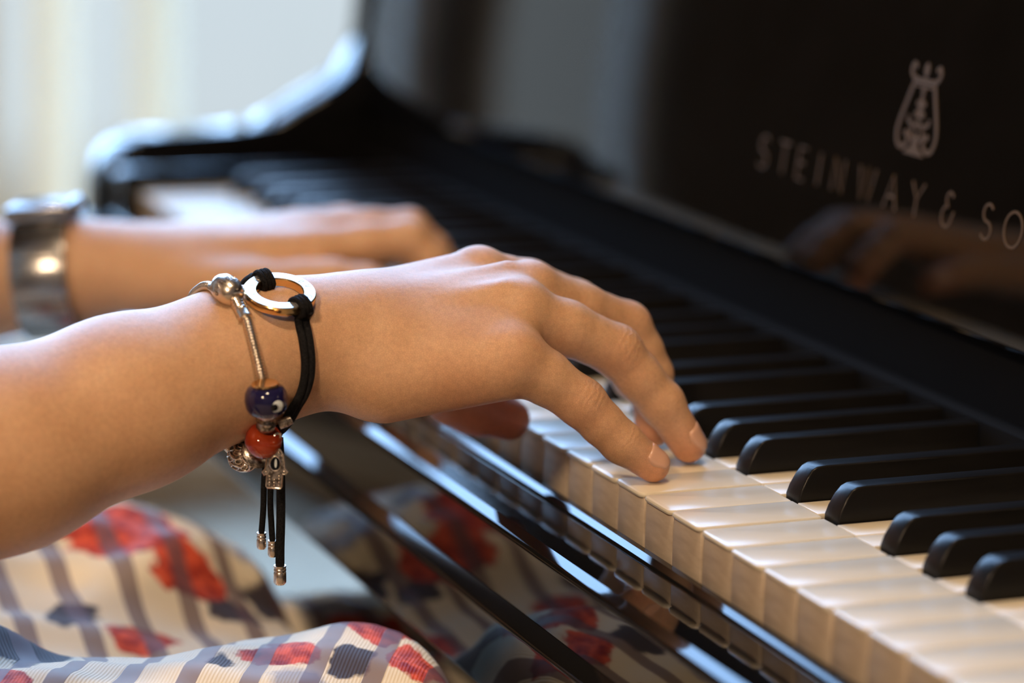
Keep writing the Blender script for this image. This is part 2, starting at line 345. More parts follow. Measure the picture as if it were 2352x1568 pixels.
for i, (a, b) in enumerate(WINS):
    HD = HEADS[i]
    w = empty('window_%d' % (i+1), (RX0-60, (a+b)/2, SILL)); struct(w)
    x0, x1 = RX0-80, RX0-30; fw = 34
    for (p, q) in ((a, a+fw), (b-fw, b)): MB().box(x0, x1, p, q, SILL, HD).obj('frame_stile', FRAMEM, w, False)
    rails = [SILL, 1150, 2500, HD-fw] if HD > 2000 else [SILL, HD-fw]
    for r_ in rails: MB().box(x0, x1, a+fw, b-fw, r_, r_+fw).obj('frame_rail', FRAMEM, w, False)
    cuts = [a+fw, 905, b-fw] if a == 300 else [a+fw, b-fw]
    for c in cuts[1:-1]: MB().box(x0, x1, c-12, c+12, SILL+fw, rails[1]).obj('glazing_bar', FRAMEM, w, False)
    for p, q in zip(cuts[:-1], cuts[1:]):
        MB().box(RX0-57, RX0-53, p, q, SILL+fw, rails[1]).obj('pane', GLASS, w, False)
    for lo_, hi_ in zip(rails[1:-1], rails[2:]): MB().box(RX0-57, RX0-53, a+fw, b-fw, lo_+fw, hi_).obj('pane', GLASS, w, False)
    MB().box(RX0-30, RX0+60, a-35, b+35, SILL-30, SILL).obj('window_sill', FRAMEM, w, False)
def curtain(y0, y1, label):                                   # a gathered sheer panel
    n = 44; nz = 12; vs = []; fs = []
    for j in range(nz+1):
        z = -640 + (3960+640)*j/nz
        for i in range(n+1):
            t = i/n; y = y0 + (y1-y0)*t
            vs.append((RX0+95 + 22*math.sin(t*math.pi*2*4.5 + 0.4*math.sin(j*.6)) , y + 3*math.sin(j*.5), z))
    for j in range(nz):
        for i in range(n): k = j*(n+1)+i; fs.append((k, k+1, k+n+2, k+n+1))
    o = mesh_obj('curtain', vs, fs, SHEER); tag(o, label, 'curtain', 'sheer curtain panels at the bright window')
curtain(348, 408, 'leftmost narrow cream sheer curtain hanging before the bright window')
curtain(474, 540, 'second narrow cream sheer curtain hanging before the bright window')

def globe_lamp(p, power, label):
    L = empty('pendant_lamp', p, label, 'lamp')
    gm = mat('lamp_opal_glass', (0.9,0.85,0.75), 0.3)
    b = gm.node_tree.nodes['Principled BSDF']; b.inputs['Emission Color'].default_value = (1.0,0.73,0.47,1)
    R = 130.0
    # emission chosen so that the globe gives `power` watts
    b.inputs['Emission Strength'].default_value = power/(4*math.pi*(R*S)**2*math.pi)
    MB().lathe([(r, h) for r, h in ball(R, 16)], p, (0,0,1), 28).obj('globe', gm, L)
    MB().lathe([(3,0),(3,CZ-p[2]-R)], (p[0],p[1],p[2]+R), (0,0,1), 8).obj('rod', BRASS, L)
    MB().lathe([(55,0),(55,18),(20,24)], (p[0],p[1],CZ-24), (0,0,1), 20).obj('ceiling_rose', BRASS, L)
    MB().lathe([(34,0),(34,30),(10,44)], (p[0],p[1],p[2]+R-14), (0,0,1), 20).obj('cap', BRASS, L)
for (lp, lw), ll in zip(LAMPS, ('warm opal globe pendant lamp hanging from the ceiling above the keyboard', 'added warm globe fill lamp, unseen, hanging farther back behind the player')): globe_lamp(lp, lw, ll)

# ================================================================== the piano
KP = 23.5; X_LO = -33*KP; X_HI = 19*KP                    # 52 naturals; x = 0 between E and F of the upper octave
PIANO = empty('grand_piano', (-164, 700, FZ), 'black polished grand piano with ivory keys and gold lettering', 'piano')
NAMES = []                                                # white key letters from the bass: A B C D E F G ...
for i in range(52): NAMES.append('ABCDEFG'[i % 7])
OFF = {'C': -2.6, 'D': 2.6, 'F': -4.0, 'G': 0.0, 'A': 4.0}   # a sharp sits at the right boundary of these naturals
HEADL, TAILE = 49.0, 150.5
def sharp_x(i):                                           # centre of the sharp after natural i, or None
    if i < 0 or i >= 51: return None
    n = NAMES[i]
    if n not in OFF: return None
    return X_LO + (i+1)*KP + OFF[n]
cache = {}
def key_meshes(i):
    xl = X_LO + i*KP; c = xl + KP/2
    l, r = sharp_x(i-1), sharp_x(i)
    tl = -KP/2+0.45 if l is None else l + 6.7 - c
    tr = KP/2-0.45 if r is None else r - 6.7 - c
    key = (round(tl,2), round(tr,2))
    if key not in cache:
        h = KP/2-0.5; rr = 3.0
        out = [(-h, HEADL)] + [(-h+rr-rr*math.cos(a), rr-rr*math.sin(a)) for a in [math.pi/2*k/5 for k in range(6)]]
        out += [(h-rr+rr*math.sin(a), rr-rr*math.cos(a)) for a in [math.pi/2*k/5 for k in range(6)]] + [(h, HEADL)]
        def make(name, mbx, w):
            me = bpy.data.meshes.new(name); me.from_pydata([(v[0]*S, v[1]*S, v[2]*S) for v in mbx.v], [], mbx.f); me.update()
            bm = bmesh.new(); bm.from_mesh(me); bmesh.ops.recalc_face_normals(bm, faces=bm.faces); bm.to_mesh(me); bm.free()
            return bevel_mesh(me, w, 2)
        head = make('key_head', MB().prof_z(out, -2.1, 0), 0.85)
        tail = make('key_tail', MB().box(tl, tr, HEADL+0.12, TAILE, -2.1, -0.05), 0.35)
        fr = [(-h+.1, 1.6), (h-.1, 1.6), (h-.1, HEADL), (tr, HEADL), (tr, TAILE), (tl, TAILE), (tl, HEADL), (-h+.1, HEADL)]
        body = make('white_key', MB().prof_z(fr, -24, -2.1), 0.22)
        cache[key] = (head, tail, body)
    return cache[key]
for i in range(52):
    head, tail, body = key_meshes(i)
    c = X_LO + i*KP + KP/2
    dz = random.uniform(-0.5, 0.25); dx = random.uniform(-0.12, 0.12)
    o = link('white_key', body, KEYWOOD, PIANO, W3((c+dx, random.uniform(-.3,.3), dz)) - PIANO.location)
    link('key_head', head, IVORY, o); link('key_tail', tail, IVORY, o)
mb = MB()                                                 # one sharp
prof = [(50.6,-10), (50.6,0.8), (51.6,4), (53.8,8.2), (56.0,10.9), (58.2,12.0), (62,12.3), (TAILE,12.3), (TAILE,-10)]
n = len(prof); vs = []
def hw(z): return 5.5 - 1.25*max(0, min(1, z/12.3))
for sgn in (-1, 1): vs += [(sgn*hw(z), y, z) for y, z in prof]
mb.add(vs, [(i, (i+1) % n, n+(i+1) % n, n+i) for i in range(n)] + [tuple(range(n-1,-1,-1)), tuple(range(n, 2*n))])
me = bpy.data.meshes.new('black_key'); me.from_pydata([(v[0]*S, v[1]*S, v[2]*S) for v in mb.v], [], mb.f); me.update()
bm = bmesh.new(); bm.from_mesh(me); bmesh.ops.recalc_face_normals(bm, faces=bm.faces); bm.to_mesh(me); bm.free()
bevel_mesh(me, 0.85, 3, 38)
for i in range(51):
    x = sharp_x(i)
    if x is None: continue
    link('black_key', me, EBONY, PIANO, W3((x + random.uniform(-.15,.15), random.uniform(-.3,.3), random.uniform(-.25,.25))) - PIANO.location)
E0, E1 = X_LO-37.0, X_HI+37.0                             # inner faces of the two arms
def xprof(name, prof, x0, x1, m=BLACK, bev=None, parent=None):
    o = MB().prof_x(prof, x0, x1).obj(name, m, parent or PIANO, True, 16)
    bm = bmesh.new(); bm.from_mesh(o.data); bmesh.ops.recalc_face_normals(bm, faces=bm.faces); bm.to_mesh(o.data); bm.free()
    if bev: bevel_mesh(o.data, bev, 3, 50)
    return o
# key slip: raised bead behind, flat top, rounded nose, upright face
slip = [(-4,-52),(-4,-16.2),(-6.6,-16.2),(-9.2,-17.4)] + [(-9.9,-18.5)] + [(-33.5,-18.5),(-36.7,-20.2)] + arc(-35.39,-22.67,2.8,118,180,8)[1:] + [(-38.19,-52)]
xprof('key_slip', slip, E0, E1)
bed = [(160,-84)] + arc(-40.14,-80,4,-90,-180,6) + arc(-40.14,-52.75,4,180,128,8) + [(-38.4,-46.3),(-36,-46.2),(-36,-52.2),(160,-52.2)]
xprof('key_bed', bed, E0-46, E1+46)
xprof('key_frame_rail', [(4,-49),(4,-26),(150,-26),(150,-49)], X_LO-2, X_HI+2, FELT)
for s_, (a, b) in enumerate(((E0, X_LO-1.2), (X_HI+1.2, E1))):
    kb = [(-8,-49),(-8,4)] + arc(0,4,8,180,90,6) + [(150,12),(150,-49)]
    xprof('key_block', kb, a, b, BLACK, 1.2)
arm = [(-14,-90)] + arc(20,-8,34,180,98,14) + [(30,27.0),(70,28.5),(90,30.5),(101,35.5),(112,42),(123,48),(135,54.5),(145,62),(151.5,71),(155,84),(157,105),(159,215),(262,215),(262,-90)]
for (a, b) in ((E0-36, E0), (E1, E1+36)): xprof('arm', arm, a, b, BLACK, 3.5)
LEAN = math.tan(math.radians(7.6))
def lean(z): return (z-88.4)*LEAN
fall = [(157+lean(205),205)] + arc(160.0+lean(46),46.0,3.0,180,262,8) + [(166,42.6),(182,42),(182,205)]
FALL = xprof('fallboard', fall, E0+0.6, E1-0.6)
xprof('name_felt', [(151.0,2),(151.0,13),(165,13),(165,2)], E0+1, E1-1, FELT)
xprof('key_guide', [(160,-46),(160,41),(172,41),(172,-46)], E0+1, E1-1, FELT)
def ribbon(pts, w, y0=156.75, y1=157.2):                  # a flat stroke in the (x, z) plane of the fallboard
    P = [np.array(p, float) for p in pts]; L = []; R = []
    for i in range(len(P)):
        t = P[min(i+1, len(P)-1)] - P[max(i-1, 0)]; t = t/(np.linalg.norm(t)+1e-9); nn = np.array([-t[1], t[0]])
        ww = w[i] if hasattr(w, '__len__') else w
        L.append(P[i] + nn*ww/2); R.append(P[i] - nn*ww/2)
    m_ = len(P); vs = [(p[0],y0+lean(p[1]),p[1]) for p in L+R] + [(p[0],y1+lean(p[1]),p[1]) for p in L+R]; fs = []
    for i in range(m_-1):
        fs += [(i, m_+i, m_+i+1, i+1), (i, i+1, 2*m_+i+1, 2*m_+i), (m_+i, 3*m_+i, 3*m_+i+1, m_+i+1)]
    fs += [(0, 2*m_, 3*m_, m_), (m_-1, 2*m_-1, 4*m_-1, 3*m_-1)]
    return vs, fs
def ell(cx, cy, rx, ry, a0, a1, n=16): return [(cx+rx*math.cos(math.radians(a0+(a1-a0)*i/n)), cy+ry*math.sin(math.radians(a0+(a1-a0)*i/n))) for i in range(n+1)]
GLY = {   # strokes in a unit cap-height box, origin at the centre
 'S': [ell(0,.25,.24,.25,30,250,14) + ell(0,-.25,.26,.25,80,-150,14)],
 'T': [[(-.32,.5),(.32,.5)], [(0,.5),(0,-.5)]], 'E': [[(.25,.5),(-.2,.5),(-.2,-.5),(.25,-.5)], [(-.2,.02),(.18,.02)]],
 'I': [[(0,.5),(0,-.5)]], 'N': [[(-.32,-.5),(-.32,.5),(.32,-.5),(.32,.5)]], 'W': [[(-.5,.5),(-.25,-.5),(0,.5),(.25,-.5),(.5,.5)]],
 'A': [[(-.36,-.5),(0,.5),(.36,-.5)], [(-.22,-.14),(.22,-.14)]], 'Y': [[(-.36,.5),(0,.02),(.36,.5)], [(0,.02),(0,-.5)]],
 '&': [ell(.03,.3,.17,.2,20,260,12) + ell(-.02,-.2,.27,.3,110,330,14) + [(.30,-.12),(.33,-.02)], [(.0,.1),(-.06,.06)]],
 'O': [ell(0,0,.45,.5,0,360,28)], 'P': [[(-.2,-.5),(-.2,.5)] + ell(0,.25,.25,.25,90,-90,10) + [(-.2,0)]], 'D': [[(-.25,-.5),(-.25,.5)] + ell(-.05,0,.32,.5,90,-90,12) + [(-.25,-.5)]],
 'R': [[(-.2,-.5),(-.2,.5)] + ell(0,.26,.25,.24,90,-90,10) + [(-.2,.02)], [(0,.02),(.27,-.5)]], 'B': [[(-.2,-.5),(-.2,.5)] + ell(0,.25,.23,.25,90,-90,10) + ell(0,-.25,.27,.25,90,-90,10) + [(-.2,-.5)]],
 'V': [[(-.35,.5),(0,-.5),(.35,.5)]], 'L': [[(-.2,.5),(-.2,-.5),(.25,-.5)]], 'G': [ell(0,0,.42,.5,45,315,20) + [(.3,-.05),(.05,-.05)]]}
WORD = [('S',-287.5),('T',-268.5),('E',-252.3),('I',-236),('N',-218.9),('W',-194.9),('A',-174),('Y',-153.8),('&',-129.3),('S',-100.2),('O',-81.5),('N',-60.5),('S',-41)]
CH = 13.6
for ch, x in WORD:
    mb = MB()
    for st in GLY[ch]: mb.add(*ribbon([(x+p[0]*CH, 88.4+p[1]*CH) for p in st], 1.05))
    tag(mb.obj('letter', GILT, FALL, False), 'gold letter %s on the fallboard' % ('ampersand' if ch == '&' else ch))
def lyre():
    mb = MB(); cx, cz = -162.5, 109.5
    def add(pts, w): mb.add(*ribbon([(cx+p[0], cz+p[1]) for p in pts], w))
    for s_ in (-1, 1):
        add([(s_*a, b) for a, b in spline([(7.5,25.5),(10.5,18),(14,9.5),(15.2,3.5),(13.2,-1.2),(9.2,-2.0),(6.2,0.6),(7.4,3.9),(9.6,3.2)], 6)], 2.1)
        add([(s_*a, b) for a, b in spline([(7.0,25.8),(9.5,26.5),(11.4,29),(10.0,31.6),(7.8,30.2)], 6)], 2.0)
        add([(s_*a, b) for a, b in spline([(1.2,0.8),(4.6,3.5),(4.2,7.8),(7.8,8.4),(8.2,11)], 5)], 1.5)
    add([(-8.2,25.4),(8.2,25.4)], 2.2); add([(-6.5,23.2),(6.5,23.2)], 0.9)
    add([(0,27),(0,28.2),(0,30),(0,31.6),(0,33)], [1.0,2.8,3.9,3.0,0.7])
    add([(0,19.8),(0,18),(0,13),(0,10.5)], [1.2,3.0,3.8,2.6])
    for (a, b, r_) in ((0,21.3,1.4),(-2.4,12,1.6),(2.4,12,1.6),(-4.4,7.2,1.6),(4.4,7.2,1.6),(0,7.8,2.1),(-2.6,16.3,1.1),(2.6,16.3,1.1)):
        add(ell(a,b,r_*.6,r_*.6,0,360,12), r_*.8)
    add([(0,4.6),(0,0.6),(0,-1.5),(0,-3.2),(0,-4.4)], [3.0,4.2,6.5,13.5,16.0])
    tag(mb.obj('lyre_emblem', GILT, FALL, False), 'gold lyre emblem with scrolled arms on the fallboard')
lyre()
# case, lid and legs behind the fallboard
rim = [(E0-48,262),(E0-48,1460)] + [(p[0],p[1]) for p in spline([(E0-30,1560,0),(-700,1690,0),(-480,1700,0),(-300,1590,0),(-130,1330,0),(40,1060,0),(260,850,0),(420,700,0),(E1+48,470,0)], 6)] + [(E1+48,262)]
o = MB().prof_z(rim, -90, 215).obj('case', BLACK, PIANO, True, 40)
lid = [(E0-62,184)] + [(x + (-12 if x < -500 else 10), y+10) for x, y in rim[1:-1]] + [(E1+62,184)]
MB().prof_z(lid, 216, 240).obj('lid', BLACK, PIANO, True, 40)
for (x, y) in ((E0+30,330),(E1-30,330),(-480,1480)):
    MB().lathe([(48,0),(56,30),(40,60),(62,430),(75,560),(75,632)], (x,y,FZ), (0,0,1), 8).obj('leg', BLACK, PIANO, False)
# ------------------------------------------------------------------ bench
BEN = empty('piano_bench', (-300,-580,FZ), 'dark wooden piano bench with padded black leather seat under the player', 'bench')
o = MB().box(-680,80,-720,-446,-270,-236).obj('seat_cushion', LEATHER, BEN); bevel_mesh(o.data, 14, 3)
MB().box(-670,70,-712,-454,-320,-270).obj('apron', WOODM, BEN, False)
for x in (-645, 45):
    for y in (-690, -476): MB().lathe([(18,0),(26,60),(24,380),(28,400)], (x,y,FZ), (0,0,1), 10).obj('leg', WOODM, BEN)
# ---- body as smooth union of tapered capsules (mm, key-top frame) ----
# group: (k_outer, k_inner, [prims]); prim: (a, b, ra, rb[, n, s]) n = squash axis, s = squash factor
def chain(pts, n=None, s=1.0):
    out = []
    for (p, q) in zip(pts[:-1], pts[1:]):
        out.append((p[:3], q[:3], p[3], q[3], n, s))
    return out
def body_groups():
    G = []
    # right forearm + wrist
    nA = (0.25, 0.10, 0.96)
    G.append((10, 14, chain([(-97.5,-336.6,-2.7,43),(-112.5,-223.6,22.1,34.6),(-117.5,-177.6,35.3,30.4),(-123.5,-137.6,45.6,25.7),(-127.5,-109.6,50.3,24.0)], nA, 1.10)))
    # palm
    nP = (0.45, 0.0, 0.89)
    G.append((9, 9, [
        ((-127.5,-111.6,50.3), (-126,-87,52), 24.0, 22.3, nP, 1.10),
        ((-114.8,-92.4,42), (-95,-42,47.5), 15.3, 11.6, None, 1),
        ((-121.8,-92.4,48), (-111,-33,60.5), 15.3, 11.4, None, 1),
        ((-130,-90.5,55), (-127,-23,64.5), 15.3, 11.4, None, 1),
        ((-137,-90.5,57), (-149,-34,67), 14.3, 10.6, None, 1),
        ((-109,-85,37.5), (-95,-47,42.8), 13.5, 9.4, None, 1),
        ((-129,-85,41), (-125,-47,49), 16, 11, None, 1),
        ((-143,-85,41), (-153,-55,29), 14, 10.5, None, 1),
        ((-132,-74,44), (-140,-52,50), 12, 8, None, 1),
        ((-115,-80,48.5), (-103,-42,53.0), 12, 8.5, None, 1),
        ((-124,-80,55), (-118.5,-36,61.5), 12, 8.5, None, 1),
    ]))
    # knuckle heads + extensor tendons, softly blended
    G.append((6, 3, [((-149,-35,70.8), (-149,-33,70.8), 6.0, 6.0, None, 1)]))
    G.append((6, 3, [((-127,-23,68), (-127,-21,68), 6.6, 6.6, None, 1)]))
    G.append((6, 3, [((-110,-33,65.5), (-110,-31,65.5), 6.4, 6.4, None, 1)]))
    G.append((6, 3, [((-94,-43,50.8), (-94,-41,50.8), 6.4, 6.4, None, 1)]))
    G.append((6, 3, [((-126,-77,62), (-126,-32,74.2), 2.2, 1.9, None, 1)]))
    G.append((6, 3, [((-119,-77,58.5), (-109,-40,70.3), 2.0, 1.9, None, 1)]))
    # fingers: little, ring, middle, index, thumb
    G.append((4.5, 3.2, chain([(-95,-42,47.5,11.0),(-93,-30,40.5,9.6),(-90,-16,30.5,8.7),(-88,-8.5,22.6,7.7),(-86,-1.5,15.7,7.5),(-84,10.6,6.6,6.3)])))
    G.append((3.0, 3.2, chain([(-111,-33,60.5,11.2),(-110.5,-14,54,9.9),(-110,6.2,44.4,9.4),(-108.5,15.2,34,8.5),(-107,24.3,23.9,8.2),(-106,35.8,7.0,6.7)])))
    G.append((2.5, 3.2, chain([(-127,-23,64.5,11.2),(-131,0,56.4,9.7),(-135,21.6,47.6,9.3),(-134,27.4,38,8.4),(-133,31.8,28.6,8.2),(-131,32.6,7.6,7.0)])))
    G.append((2.5, 3.2, chain([(-149,-34,67,10.8),(-152,-12,62,9.6),(-155,9,53,9.2),(-155,20,42,8.2),(-155,28,32,7.9),(-154,33,20.5,6.8)])))
    G.append((4.5, 5, chain([(-153,-55,29,10.8),(-165,-36,16,9.6),(-168,-27,11,9.6),(-168,-12,5.6,8.2)])))
    # left forearm + hand (thumb side towards the camera)
    G.append((10, 12, chain([(-545,-350,-2,44),(-505,-235,0,36),(-470,-160,11,29),(-455,-128,15.5,25.8),(-448,-108,17.5,24)], (0,0.1,1.0), 1.08)))
    G.append((9, 9, [
        ((-448,-110,18), (-442,-92,19), 23.5, 21, (0,0,1), 1.15),
        ((-432,-92,22), (-394,-16,32), 14.5, 11, None, 1),
        ((-441,-92,23), (-412,-10,35), 14.5, 11, None, 1),
        ((-451,-92,22), (-432,-14,34), 14.5, 11, None, 1),
        ((-459,-92,20), (-452,-24,29), 13.5, 10.5, None, 1),
        ((-428,-92,15), (-388,-50,19), 14, 11.5, None, 1),
        ((-432,-84,16), (-406,-36,25), 13, 10, None, 1),
        ((-455,-88,14), (-452,-40,18), 12, 10, None, 1),
    ]))
    G.append((3.5, 3.2, chain([(-394,-16,32,11.2),(-389,6,35.5,9.8),(-384,25,38,9.2),(-381,34,29,8.4),(-380,40,21,8),(-380,45,7.5,6.8)])))
    G.append((2.5, 3.2, chain([(-412,-10,35,11.2),(-410,14,38,9.8),(-408,34,38,9.3),(-407,45,28,8.4),(-406,51,19,8),(-406,55,8,6.9)])))
    G.append((2.5, 3.2, chain([(-432,-14,34,11),(-432,10,36,9.7),(-432,28,34,9.1),(-432,39,25,8.2),(-432,45,17,7.9),(-432,48,7.5,6.8)])))
    G.append((2.5, 3.2, chain([(-452,-24,29,10.6),(-455,-7,31,9),(-458,9,29,8.4),(-459,17,21,7.5),(-459,22,15,7.2),(-459,26,7,6.3)])))
    G.append((4.5, 5, chain([(-388,-50,19,11.6),(-376,-28,21.5,9.8),(-371,-17,22.5,9.6),(-366,-2,21,9.0),(-362,11,17,7.6)])))
    # upper arms, torso, neck, head, legs (outside the frame, kept simple)
    G.append((25, 25, chain([(-97.5,-336.6,-2.7,45),(-112,-385,130,46),(-135,-432,282,55)])))
    G.append((25, 25, chain([(-545,-350,-2,45),(-515,-390,130,46),(-468,-432,282,55)])))
    G.append((40, 50, [((-250,-455,262),(-350,-455,262),72,72,None,1), ((-270,-462,170),(-330,-462,170),105,105,(0,1,0),1.15),
        ((-275,-475,30),(-325,-475,30),95,95,(0,1,0),1.1), ((-245,-490,-125),(-355,-490,-125),104,104,None,1)]))
    G.append((25, 20, [((-300,-450,300),(-300,-425,390),52,50,None,1)]))
    G.append((18, 22, [((-300,-425,470),(-300,-405,440),88,72,(1,0,0),1.12), ((-300,-375,405),(-300,-385,425),45,50,None,1),
        ((-300,-325,445),(-300,-335,470),9,7,None,1), ((-300,-345,475),(-300,-345,495),40,46,None,1),
        ((-376,-420,450),(-378,-424,468),13,15,(1,0,0),2), ((-224,-420,450),(-222,-424,468),13,15,(1,0,0),2)]))
    G.append((25, 25, chain([(-235,-480,-140,78),(-150,-250,-160,56),(-132,-112,-166,52),(-132,-95,-300,48),(-140,-70,-560,38),(-140,-60,-672,36),(-140,60,-690,26)])))
    G.append((25, 25, chain([(-365,-480,-140,78),(-375,-250,-165,56),(-380,-112,-180,52),(-382,-95,-300,48),(-390,-70,-560,38),(-390,-60,-672,36),(-390,60,-690,26)])))
    return G
def smin(a, b, k):
    h = np.maximum(k - np.abs(a - b), 0.0) / k
    return np.minimum(a, b) - h * h * k * 0.25
def prim_d(X, Y, Z, pr):
    a, b, ra, rb, n, s = pr
    a = np.array(a, np.float32); b = np.array(b, np.float32); ba = b - a
    L2 = max(float(ba @ ba), 1e-6)
    px, py, pz = X - a[0], Y - a[1], Z - a[2]
    h = np.clip((px * ba[0] + py * ba[1] + pz * ba[2]) / np.float32(L2), 0, 1)
    qx, qy, qz = px - h * ba[0], py - h * ba[1], pz - h * ba[2]
    if n is not None and s != 1:
        nn = np.array(n, np.float32); nn /= np.linalg.norm(nn)
        w = (qx * nn[0] + qy * nn[1] + qz * nn[2]) * np.float32(s - 1)
        qx = qx + w * nn[0]; qy = qy + w * nn[1]; qz = qz + w * nn[2]
    return np.sqrt(qx * qx + qy * qy + qz * qz) - (ra + (rb - ra) * h)
def group_d(X, Y, Z, g):
    d = None
    for pr in g[2]:
        e = prim_d(X, Y, Z, pr)
        d = e if d is None else smin(d, e, np.float32(g[1]))
    return d
def body_d(P, G=None):
    P = np.asarray(P, np.float64).reshape(-1, 3)
    F = np.full(len(P), 1e3)
    for g in (G or body_groups()):
        F = smin(F, group_d(P[:,0], P[:,1], P[:,2], g), g[0])
    return F
# ------------------------------------------------------------------ person: body polygonised from the field on a graded grid
def graded(lo, hi, fine, cap, grow=0.13):
    out = [lo]
    while out[-1] < hi:
        x = out[-1]; h = cap
        for (a, b, s_) in fine:
            d = 0 if a <= x <= b else (a-x if x < a else x-b)
            h = min(h, s_ + grow*d)
        out.append(x + max(h, 0.4))
    return np.array(out, np.float32)
def surface_nets(gx, gy, gz, groups):
    F = np.full((len(gx), len(gy), len(gz)), 60.0, np.float32)
    for g in groups:
        P = np.array([p for pr in g[2] for p in (pr[0], pr[1])]); R = max(max(pr[2], pr[3]) for pr in g[2]) + g[0] + 14
        lo = P.min(0)-R; hi = P.max(0)+R
        i0, i1 = np.searchsorted(gx, lo[0]), np.searchsorted(gx, hi[0]); j0, j1 = np.searchsorted(gy, lo[1]), np.searchsorted(gy, hi[1]); k0, k1 = np.searchsorted(gz, lo[2]), np.searchsorted(gz, hi[2])
        X = gx[i0:i1, None, None]; Y = gy[None, j0:j1, None]; Z = gz[None, None, k0:k1]
        D = group_d(X, Y, Z, g).astype(np.float32)
        F[i0:i1, j0:j1, k0:k1] = smin(F[i0:i1, j0:j1, k0:k1], D, np.float32(g[0]))
    ins = F < 0
    cnt = np.zeros(tuple(n-1 for n in F.shape), np.uint8)
    for a in (0, 1):
        for b in (0, 1):
            for c in (0, 1): cnt += ins[a:F.shape[0]-1+a, b:F.shape[1]-1+b, c:F.shape[2]-1+c]
    act = (cnt > 0) & (cnt < 8)
    I, J, K = np.nonzero(act); n = len(I)
    idx = np.full(act.shape, -1, np.int32); idx[I, J, K] = np.arange(n)
    acc = np.zeros((n, 3)); num = np.zeros(n)
    G = (gx, gy, gz)
    corners = [(a, b, c) for a in (0,1) for b in (0,1) for c in (0,1)]
    for p in corners:
        for ax in range(3):
            if p[ax]: continue
            q = list(p); q[ax] = 1
            f0 = F[I+p[0], J+p[1], K+p[2]]; f1 = F[I+q[0], J+q[1], K+q[2]]
            m_ = (f0 < 0) != (f1 < 0); t = np.where(m_, f0/np.where(m_, f0-f1, 1), 0)
            pos = np.stack([gx[I+p[0]], gy[J+p[1]], gz[K+p[2]]], 1).astype(float)
            ind = (I, J, K)[ax]
            pos[:, ax] += t*(G[ax][ind+1]-G[ax][ind])
            acc[m_] += pos[m_]; num[m_] += 1
    V = acc/num[:, None]
    quads = []
    for ax in range(3):
        sl0 = [slice(None)]*3; sl1 = [slice(None)]*3; sl0[ax] = slice(0, -1); sl1[ax] = slice(1, None)
        a_ = ins[tuple(sl0)]; b_ = ins[tuple(sl1)]
        e = np.argwhere(a_ != b_)
        o1, o2 = [(1,2),(2,0),(0,1)][ax]
        e = e[(e[:, o1] > 0) & (e[:, o2] > 0) & (e[:, o1] < act.shape[o1]) & (e[:, o2] < act.shape[o2])]
        flip = a_[e[:,0], e[:,1], e[:,2]]
        def cell(d1, d2):
            c = e.copy(); c[:, o1] -= d1; c[:, o2] -= d2; return idx[c[:,0], c[:,1], c[:,2]]
        q = np.stack([cell(1,1), cell(0,1), cell(0,0), cell(1,0)], 1)
        q[~flip] = q[~flip][:, ::-1]
        quads.append(q)
    return V, np.concatenate(quads)
PERSON = empty('person', (-300,-480,FZ), 'person in a sleeveless floral dress playing the keys with both hands', 'person')
GROUPS = body_groups()
gx = graded(-660, 40, [(-192,-62,1.0), (-470,-352,2.2)], 11)
gy = graded(-640, 100, [(-240,46,1.0)], 11)
gz = graded(-745, 600, [(-8,86,1.0), (420,500,6)], 11)
V, Q = surface_nets(gx, gy, gz, GROUPS)
me = bpy.data.meshes.new('body')
po = np.array(PERSON.location)
Vw = V*S + np.array([0,0,KEYZ]) - po
me.vertices.add(len(V)); me.vertices.foreach_set('co', Vw.astype(np.float32).ravel())
me.loops.add(len(Q)*4); me.loops.foreach_set('vertex_index', Q.astype(np.int32).ravel())
me.polygons.add(len(Q)); me.polygons.foreach_set('loop_start', np.arange(0, len(Q)*4, 4, dtype=np.int32))
me.update(calc_edges=True); me.validate(); me.shade_smooth()
fl = np.zeros(len(V))
for (c, r_, a_) in [((-84,10.6,6.6),11,.5),((-106,36,7),12,.5),((-131,33,8),12,.6),((-168,-12,5),18,1.0),((-90,-16,30.5),9,.35),((-110,6,44.4),9,.35),((-135,21.6,47.6),9,.3),((-93,-43,52),9,.2),  # natural redness; the strong thumb entries also paint in its shade
                    ((-165,-36,16),18,.9),((-100,-60,34),16,.35),((-380,45,10),14,.8),((-362,11,17),12,.7)]:
    fl += a_*np.exp(-((V-np.array(c))**2).sum(1)/r_**2)
at = me.attributes.new('flush_shade', 'FLOAT', 'POINT'); at.data.foreach_set('value', np.clip(fl,0,1).astype(np.float32))
cre = np.zeros((len(V), 3))
for (c, a_, b_, dors, half, per) in [((-90,-16,30.5),(-95,-42,47.5),(-86,-1.5,15.7),(.45,.55,.7),7.5,2.4), ((-110,6.2,44.4),(-110.5,-14,54),(-107,24.3,23.9),(.35,.65,.7),8.0,2.5),
                               ((-86,-1.5,15.7),(-90,-16,30.5),(-84,10.6,6.6),(.5,.55,.65),3.6,2.0), ((-107,24.3,23.9),(-110,6.2,44.4),(-106,36,7),(.35,.75,.6),3.6,2.0), ((-135,21.6,47.6),(-131,0,56.4),(-133,31.8,28.6),(.2,.7,.7),7,2.5)]:
    ax = np.array(b_, float)-np.array(a_); ax /= np.linalg.norm(ax); d_ = np.array(dors); d_ = d_/np.linalg.norm(d_)
    rel = V-np.array(c); s_ = rel@ax; rad = rel - s_[:,None]*ax; rn = np.linalg.norm(rad, axis=1)+1e-6
    mask = np.clip(1-(np.abs(s_)/half)**2, 0, 1)*np.clip(((rad@d_)/rn-0.05)/0.6, 0, 1)*(rn < 12)
    sel = mask > cre[:,1]; cre[sel,0] = (s_*2*math.pi/per)[sel]; cre[sel,1] = mask[sel]
